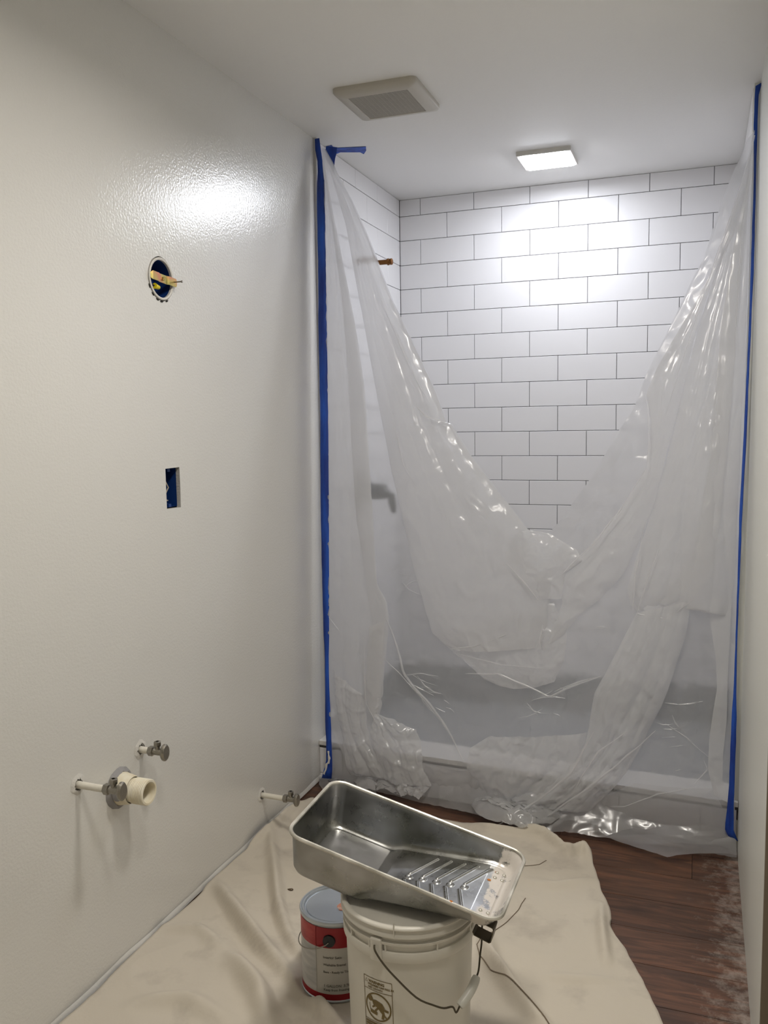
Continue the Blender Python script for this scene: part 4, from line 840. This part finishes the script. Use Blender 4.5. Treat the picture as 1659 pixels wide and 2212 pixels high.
o = m.obj('debris_chip', M_chip, loc=(cp[0], cp[1], cloth_z(*cp) + 0.001)); tag(o, 'small brown chip of debris lying on the drop cloth', 'debris')

# ================================================================= PAINT CAN
def cyl_map(c, r, ang0, z0, s, t): q = ang0 + s / r; return (c[0] + r * cos(q), c[1] + r * sin(q), z0 + t)
def cyl_text(txt, size, r, ang, z, m, parent, name='lettering', bold=0.0):
    """flat print wrapped round a cylinder of radius r about the parent origin; ang = left edge"""
    cu = bpy.data.curves.new(name, 'FONT'); cu.body = txt; cu.size = size; cu.offset = bold; cu.resolution_u = 2
    t = bpy.data.objects.new('tmp', cu); COL.objects.link(t)
    dg = bpy.context.evaluated_depsgraph_get(); dg.update(); me = bpy.data.meshes.new_from_object(t.evaluated_get(dg)); bpy.data.objects.remove(t)
    bm = bmesh.new(); bm.from_mesh(me); bm.to_mesh(me); bm.free()
    for v_ in me.vertices: v_.co = Vector(cyl_map((0, 0), r, ang, z, v_.co.x, v_.co.y))
    me.name = name; me.materials.clear(); me.materials.append(m)
    o = bpy.data.objects.new(name, me); COL.objects.link(o); o.parent = parent; return o
CC = (0.522, 1.732)
can = thing('paint_can', 'red and white gallon paint can with grey metal lid beside the bucket', 'paint can', (CC[0], CC[1], 0.011))
toc = math.atan2(-CC[1], 1.29 - CC[0])             # direction to the viewer side
RC = 0.0825
seam_a = toc - 0.62                                 # vertical label seam, left of centre
def band(r, z0, z1, a0, a1, m, name, n=40): 
    mb = MB(); mb.lathe([(r, z0), (r, z1)], n, 'z', a0=a0, a1=a1); return fix(mb.obj(name, m, can))
mb = MB(); mb.lathe([(0.0, 0.0), (0.080, 0.0), (0.084, 0.001), (0.084, 0.004), (RC - 0.0006, 0.006), (RC - 0.0006, 0.176), (0.084, 0.179), (0.0845, 0.182), (0.0845, 0.186), (0.083, 0.188), (0.0805, 0.188), (0.079, 0.185), (0.0775, 0.180)], 64); fix(mb.obj('body', M_lid, can))
lid = MB(); lid.lathe([(0.0790, 0.1855), (0.0765, 0.1865), (0.0745, 0.1865), (0.0725, 0.182), (0.0700, 0.1815), (0.0685, 0.184), (0.0, 0.184)], 64); lid = fix(lid.obj('lid', M_lid, can))
band(RC, 0.006, 0.020, 0, 2 * pi, M_canred, 'bottom_band', 64)
band(RC, 0.020, 0.128, seam_a, seam_a + 3.0, M_canwhite, 'white_label')
band(RC, 0.020, 0.128, seam_a - 3.283, seam_a, M_cangrey, 'grey_label')
band(RC, 0.128, 0.175, seam_a, seam_a + 3.0, M_canred, 'top_band')
band(RC, 0.128, 0.175, seam_a - 3.283, seam_a, M_canred2, 'top_band')
ea = toc - 0.22
MB().add([cyl_map((0, 0), RC + 0.0002, seam_a, 0.020, 0, 0), cyl_map((0, 0), RC + 0.0012, seam_a, 0.020, 0.0008, 0), cyl_map((0, 0), RC + 0.0012, seam_a, 0.175, 0.0008, 0), cyl_map((0, 0), RC + 0.0002, seam_a, 0.175, 0, 0)], [(0, 1, 2, 3)]).obj('label_seam', M_canwhite, can)
earv = Vector((cos(ea), sin(ea), 0))
mb = MB(); mb.tube([earv * (RC - 0.002) + Vector((0, 0, 0.146)), earv * (RC + 0.004) + Vector((0, 0, 0.146))], [0.0145, 0.0135], 24); mb.obj('ear', M_black, can)
pts = []
for i in range(41):
    q = ea - pi * i / 40; rr = RC + 0.006; drop = -0.040 * sin(pi * i / 40) ** 0.7
    pts.append((rr * cos(q), rr * sin(q), 0.145 + drop))
MB().tube(pts, 0.0013, 8).obj('wire_handle', M_chrome, can)
ta = toc - 0.40
for txt, zz, sz in (('Interior Satin', 0.104, 0.0080), ('Washable Enamel', 0.087, 0.0072), ('Base - Ready to Tint', 0.070, 0.0072), ('1 GALLON  3.78 L', 0.037, 0.0085), ('Keep from freezing', 0.028, 0.0075)):
    cyl_text(txt, sz, RC + 0.0005, ta, zz, M_inkgrey, can, bold=0.0002)
m = MB(); n = 16; rc = random.Random(3)
m.add([(0.022 * cos(2 * pi * k / n) * rc.uniform(.75, 1.15), 0.020 * sin(2 * pi * k / n) * rc.uniform(.75, 1.15), 0.1845) for k in range(n)] , [tuple(range(n))])
m.obj('paint_smear', M_smear, lid, loc=(0.026, -0.004, 0))

# ================================================================= BUCKET
BC = (0.75, 1.58)
bk = thing('bucket', 'white plastic bucket with lid and dark wire handle under the roller tray', 'bucket', (BC[0], BC[1], 0.011))
tob = math.atan2(-BC[1], 1.29 - BC[0])
mb = MB(); mb.lathe([(0.0, 0.0), (0.116, 0.0), (0.1195, 0.004), (0.1205, 0.02), (0.1275, 0.24), (0.1280, 0.262), (0.1283, 0.300), (0.1345, 0.302), (0.1350, 0.307), (0.1290, 0.309), (0.129, 0.335)], 96); fix(mb.obj('body', M_bucket, bk, sharp=50))
# skirt under the lower ring, open in places and broken by the ear block
mb = MB()
mb.lathe([(0.1275, 0.268), (0.1325, 0.2675), (0.1335, 0.270), (0.1340, 0.286), (0.1325, 0.288), (0.1280, 0.288)], 96)
fix(mb.obj('collar', M_bucket, bk))
for a0 in (-1.02, -0.62, -0.36, 0.40, 1.1, 1.9, 2.55, 3.3, 4.1, 4.8):
    mb = MB(); r0, r1, w_ = 0.1278, 0.1340, 0.02
    vs = [cyl_map((0, 0), r, tob + a0 + d, z_, 0, 0) for r in (r0, r1) for d, z_ in ((0, 0.287), (w_, 0.287), (w_, 0.303), (0, 0.303))]
    mb.add(vs, [(4, 5, 6, 7), (0, 4, 7, 3), (1, 2, 6, 5)]); fix(mb.obj('rib', M_bucket, bk))
mb = MB(); mb.lathe([(0.1320, 0.318), (0.1372, 0.3185), (0.1380, 0.322), (0.1345, 0.327), (0.1342, 0.332), (0.1378, 0.335), (0.1380, 0.336), (0.1365, 0.339), (0.1325, 0.341), (0.1285, 0.340), (0.1265, 0.334), (0.0, 0.333)], 96); lid2 = fix(mb.obj('lid', M_bucket, bk, sharp=50))
a_ = tob - 0.22
mb = MB(); mb.add([cyl_map((0, 0), r, a_ + d, z_, 0, 0) for r in (0.134, 0.1390) for d, z_ in ((0, 0.319), (0.016, 0.319), (0.016, 0.348), (0, 0.348))], [(4, 5, 6, 7), (0, 4, 7, 3), (1, 2, 6, 5)]); fix(mb.obj('lid_tab', M_bucket, lid2))
E1 = tob - 0.49
for q in (E1, E1 + pi):
    e = Vector((cos(q), sin(q), 0)); s_ = Vector((-sin(q), cos(q), 0))
    mb = MB(); vs = []
    for x_ in (0.127, 0.1385):
        for a, b in ((-0.012, 0.266), (0.012, 0.266), (0.012, 0.312), (-0.012, 0.312)): vs.append(tuple(e * x_ + s_ * a + Vector((0, 0, b))))
    mb.add(vs, [(0, 1, 2, 3), (7, 6, 5, 4), (0, 4, 5, 1), (1, 5, 6, 2), (2, 6, 7, 3), (3, 7, 4, 0)]); bevel(fix(mb.obj('ear', M_bucket, bk)), 0.003)
BP = [(-0.49, 0.312, 0.141), (-0.46, 0.304, 0.146), (-0.35, 0.285, 0.1475), (-0.2, 0.263, 0.148), (0.08, 0.222, 0.148), (0.3, 0.203, 0.149), (0.44, 0.192, 0.149), (0.57, 0.188, 0.149), (0.62, 0.174, 0.150), (0.68, 0.183, 0.150)]
BQ = [(1.03, 0.212, 0.150), (1.12, 0.222, 0.150), (1.2, 0.245, 0.149), (1.35, 0.268, 0.148), (1.7, 0.292, 0.147), (2.2, 0.306, 0.146), (2.60, 0.312, 0.144), (2.65, 0.312, 0.139)]
GP = [(0.68, 0.183, 0.150), (0.80, 0.193, 0.151), (0.92, 0.203, 0.151), (1.05, 0.214, 0.150)]
def bpt(l): return [(r * cos(tob + a), r * sin(tob + a), z_ - 0.011) for a, z_, r in l]
def smooth(P, k=3):
    P = [Vector(p) for p in P]; out = []
    for i in range(len(P) - 1):
        a, b, c, d = P[max(i - 1, 0)], P[i], P[i + 1], P[min(i + 2, len(P) - 1)]
        for j in range(k):
            t = j / k; out.append(0.5 * ((2 * b) + (c - a) * t + (2 * a - 5 * b + 4 * c - d) * t * t + (3 * b - a - 3 * c + d) * t ** 3))
    return out + [P[-1]]
MB().tube(smooth(bpt(BP), 4), 0.0019, 8).tube(smooth(bpt(BQ), 4), 0.0019, 8).obj('wire_handle', M_wire, bk)
MB().tube(smooth(bpt(GP), 3), [0.0075] + [0.0088] * 8 + [0.0075], 16).obj('grip', M_grip, bk)
# printed safety label
def rb(z): return 0.1205 + (0.1275 - 0.1205) * (z - 0.02) / 0.22 + 0.0006
LWd = 0.0630; LT = 0.221; LBt = 0.075; la = tob - 0.77
def lp(s, t): return cyl_map((0, 0), rb(t), la, t, s, 0)
def strip(mb, pl, w, close=False):
    P = pl + ([pl[0]] if close else []); 
    for a, b in zip(P, P[1:]):
        d = Vector((b[0] - a[0], b[1] - a[1])); L = d.length; 
        if L < 1e-7: continue
        d /= L; n_ = Vector((-d.y, d.x)) * w / 2; K = max(1, int(L / 0.004))
        for k in range(K):
            p = Vector(a) + d * (L * k / K - (w * .2 if k == 0 else 0)); q = Vector(a) + d * (L * (k + 1) / K + (w * .2 if k == K - 1 else 0))
            mb.add([lp(*(p - n_)), lp(*(q - n_)), lp(*(q + n_)), lp(*(p + n_))], [(0, 1, 2, 3)])
def blob(mb, pl):
    c = (sum(p[0] for p in pl) / len(pl), sum(p[1] for p in pl) / len(pl)); b = len(pl)
    mb.add([lp(*p) for p in pl] + [lp(*c)], [(i, (i + 1) % b, b) for i in range(b)])
mb = MB()
strip(mb, [(0, LT), (LWd, LT), (LWd, LBt), (0, LBt)], 0.0013, True); strip(mb, [(0, LT - 0.025), (LWd, LT - 0.025)], 0.0012); strip(mb, [(0, LT - 0.089), (LWd, LT - 0.089)], 0.0012)
cx, cy, cr_ = LWd / 2, LT - 0.057, 0.0275
strip(mb, [(cx + cr_ * cos(2 * pi * k / 40), cy + cr_ * sin(2 * pi * k / 40)) for k in range(40)], 0.0032, True)
strip(mb, [(cx - cr_ * .70, cy + cr_ * .70), (cx + cr_ * .70, cy - cr_ * .70)], 0.0032)
# toppling child figure and bucket rim
blob(mb, [(cx - .017 + .0065 * cos(k), cy + .014 + .0065 * sin(k)) for k in [i * pi / 4 for i in range(8)]])
blob(mb, [(cx - .014, cy + .012), (cx - .004, cy + .014), (cx + .010, cy + .010), (cx + .015, cy + .002), (cx + .010, cy - .006), (cx, cy - .002), (cx - .010, cy + .003)])
strip(mb, [(cx - .004, cy + .004), (cx - .012, cy - .003)], 0.0036); strip(mb, [(cx + .002, cy), (cx - .006, cy - .009)], 0.0040)
strip(mb, [(cx + .009, cy), (cx + .012, cy - .012), (cx + .010, cy - .021)], 0.0055); strip(mb, [(cx + .013, cy - .002), (cx + .022, cy - .004)], 0.0050)
strip(mb, [(cx - .016, cy - .012), (cx - .003, cy - .014)], 0.0072); strip(mb, [(cx - .019, cy + .004), (cx - .018, cy - .010)], 0.0012)
for k in range(7): strip(mb, [(0.003, LT - 0.0935 - 0.0055 * k), (LWd - 0.003, LT - 0.0935 - 0.0055 * k)], 0.0042)
wlb = mb.obj('warning_label', M_print, bk)
strip_ = MB(); strip(strip_, [(0.0030, LT - 0.0115), (0.0062, LT - 0.0045), (0.0094, LT - 0.0115)], 0.0008, True); strip_.obj('warning_mark', M_print, wlb)
cyl_text('WARNING', 0.0074, rb(LT - .01), la + 0.0115 / 0.127, LT - 0.0100, M_print, wlb, bold=0.0004)
cyl_text('CHILDREN CAN FALL IN', 0.0052, rb(LT - .015), la + 0.0095 / 0.127, LT - 0.0160, M_print, wlb, bold=0.0003)
cyl_text('AND DROWN', 0.0052, rb(LT - .02), la + 0.0095 / 0.127, LT - 0.0220, M_print, wlb, bold=0.0002)

# ================================================================= ROLLER TRAY
TRL, TRW = 0.442, 0.231
tc_ = ((0.748, 1.588, 0.444))
tr = thing('roller_tray', 'galvanised metal paint roller tray tilted on top of the bucket', 'paint tray', tc_)
tr.rotation_mode = 'XYZ'
tr.rotation_euler = Matrix([[0.972, 0.03, 0.234], [-0.01, 0.996, -0.085], [-0.235, 0.08, 0.969]]).to_euler()
def depth(x):
    if x < -0.055: return 0.097
    if x < -0.030: return 0.097 - (x + 0.055) / 0.025 * 0.014
    if x < 0.160: return 0.083 - (x + 0.030) / 0.190 * 0.047
    return 0.036
def rib(x, y):
    h = 0.0
    for k in range(5):
        ax = 0.022 + 0.0285 * k - 0.012
        # chevron arms from a loop at the centre line
        for (x0_, y0_, x1_, y1_) in ((ax + 0.004, 0.010, ax + 0.040, 0.076), (ax - 0.002, -0.012, ax + 0.022, -0.075)):
            dx, dy = x1_ - x0_, y1_ - y0_; t = max(0, min(1, ((x - x0_) * dx + (y - y0_) * dy) / (dx * dx + dy * dy))); d = math.hypot(x - x0_ - t * dx, y - y0_ - t * dy)
            h = max(h, 0.0030 * math.exp(-(d / 0.0020) ** 2))
        d = abs(math.hypot(x - ax - 0.006, y + 0.001) - 0.0055); h = max(h, 0.0022 * math.exp(-(d / 0.0014) ** 2))
    return h
NP = 22
def contour(inset, zf):
    r = max(0.032 - inset * 0.3, 0.012); base = rrect(TRL - 2 * inset, TRW - 2 * inset, r, 8); out = []
    # subdivide straights
    for i, p in enumerate(base):
        q = base[(i + 1) % len(base)]; L = math.hypot(q[0] - p[0], q[1] - p[1]); K = NP if L > 0.3 else (12 if L > 0.1 else 1)
        for k in range(K): out.append((p[0] + (q[0] - p[0]) * k / K, p[1] + (q[1] - p[1]) * k / K))
    return [(x, y, zf(x)) for x, y in out]
loops = [contour(0, lambda x: 0.0), contour(0.0015, lambda x: -0.003)]
for s in (0.15, 0.4, 0.65, 0.85): loops.append(contour(0.0015 + 0.014 * s, lambda x, s=s: -depth(x) * s))
loops.append(contour(0.0175, lambda x: -depth(x) * 0.94)); loops.append(contour(0.0215, lambda x: -depth(x) * 0.985)); loops.append(contour(0.027, lambda x: -depth(x)))
mb = loft(loops)
# floor grid trimmed to the inner contour
fx, fy = TRL / 2 - 0.026, TRW / 2 - 0.026; b0 = len(mb.v); nx, ny = 300, 150
def clampc(x, y):
    r = 0.022
    qx, qy = abs(x) - (fx - r), abs(y) - (fy - r)
    if qx > 0 and qy > 0:
        L = math.hypot(qx, qy)
        if L > r: qx, qy = qx * r / L, qy * r / L; x = math.copysign(fx - r + qx, x); y = math.copysign(fy - r + qy, y)
    return x, y
for j in range(ny + 1):
    for i in range(nx + 1):
        x, y = clampc(-fx + 2 * fx * i / nx, -fy + 2 * fy * j / ny); mb.v.append((x, y, -depth(x) + rib(x, y)))
for j in range(ny):
    for i in range(nx):
        q = b0 + j * (nx + 1) + i; mb.f.append((q, q + 1, q + nx + 2, q + nx + 1)); mb.sm.append(True)
pan = mb.obj('pan', M_tin, tr, sharp=60)
bm = bmesh.new(); bm.from_mesh(pan.data); bmesh.ops.recalc_face_normals(bm, faces=bm.faces); bm.to_mesh(pan.data); bm.free()
so = pan.modifiers.new('thick', 'SOLIDIFY'); so.thickness = 0.0012; so.offset = 0
MB().tube(contour(-0.001, lambda x: 0.0), 0.0040, 8, closed=True).obj('rim', M_rim, tr)
for sy in (-1, 1):
    y0_ = sy * 0.072
    leg = MB(); path = [(0.186, -0.037), (0.2105, -0.039), (0.2125, -0.043), (0.2125, -0.069), (0.2100, -0.072), (0.180, -0.069), (0.176, -0.063)]
    for x_, z_ in path: leg.v += [(x_, y0_ - 0.014, z_), (x_, y0_ + 0.014, z_)]
    for i in range(len(path) - 1): leg.f.append((2 * i, 2 * i + 1, 2 * i + 3, 2 * i + 2)); leg.sm.append(False)
    lo = leg.obj('leg', M_wire, tr); s = lo.modifiers.new('t', 'SOLIDIFY'); s.thickness = 0.002; s.offset = 0
for x_, y_, r_ in ((0.168, 0.040, 0.0045), (0.176, 0.072, 0.004), (0.128, -TRW / 2 + 0.0005, 0.005)):
    z_ = -depth(x_) + 0.0025 if abs(y_) < 0.10 else 0.0040
    m = MB(); n = 9; m.add([(x_ + r_ * cos(2 * pi * k / n) * random.uniform(.7, 1.2), y_ + r_ * .7 * sin(2 * pi * k / n) * random.uniform(.7, 1.2), z_ - 0.001) for k in range(n)] + [(x_, y_, z_ + 0.0012)], [(k, (k + 1) % n, n) for k in range(n)]); m.obj('rust_spot', M_rust, tr)

for sy in (-0.066, 0.062):
    for dx, dy in ((0, 0), (0.015, 0), (0, 0.018), (0.015, 0.018)):
        x_, y_ = 0.177 + dx, sy + dy - 0.008
        MB().lathe([(0.0042, 0), (0.0036, 0.0016), (0.002, 0.0026), (0.0002, 0.003)], 12).obj('rivet', M_rim, tr, loc=(x_, y_, -depth(x_) + 0.0006))
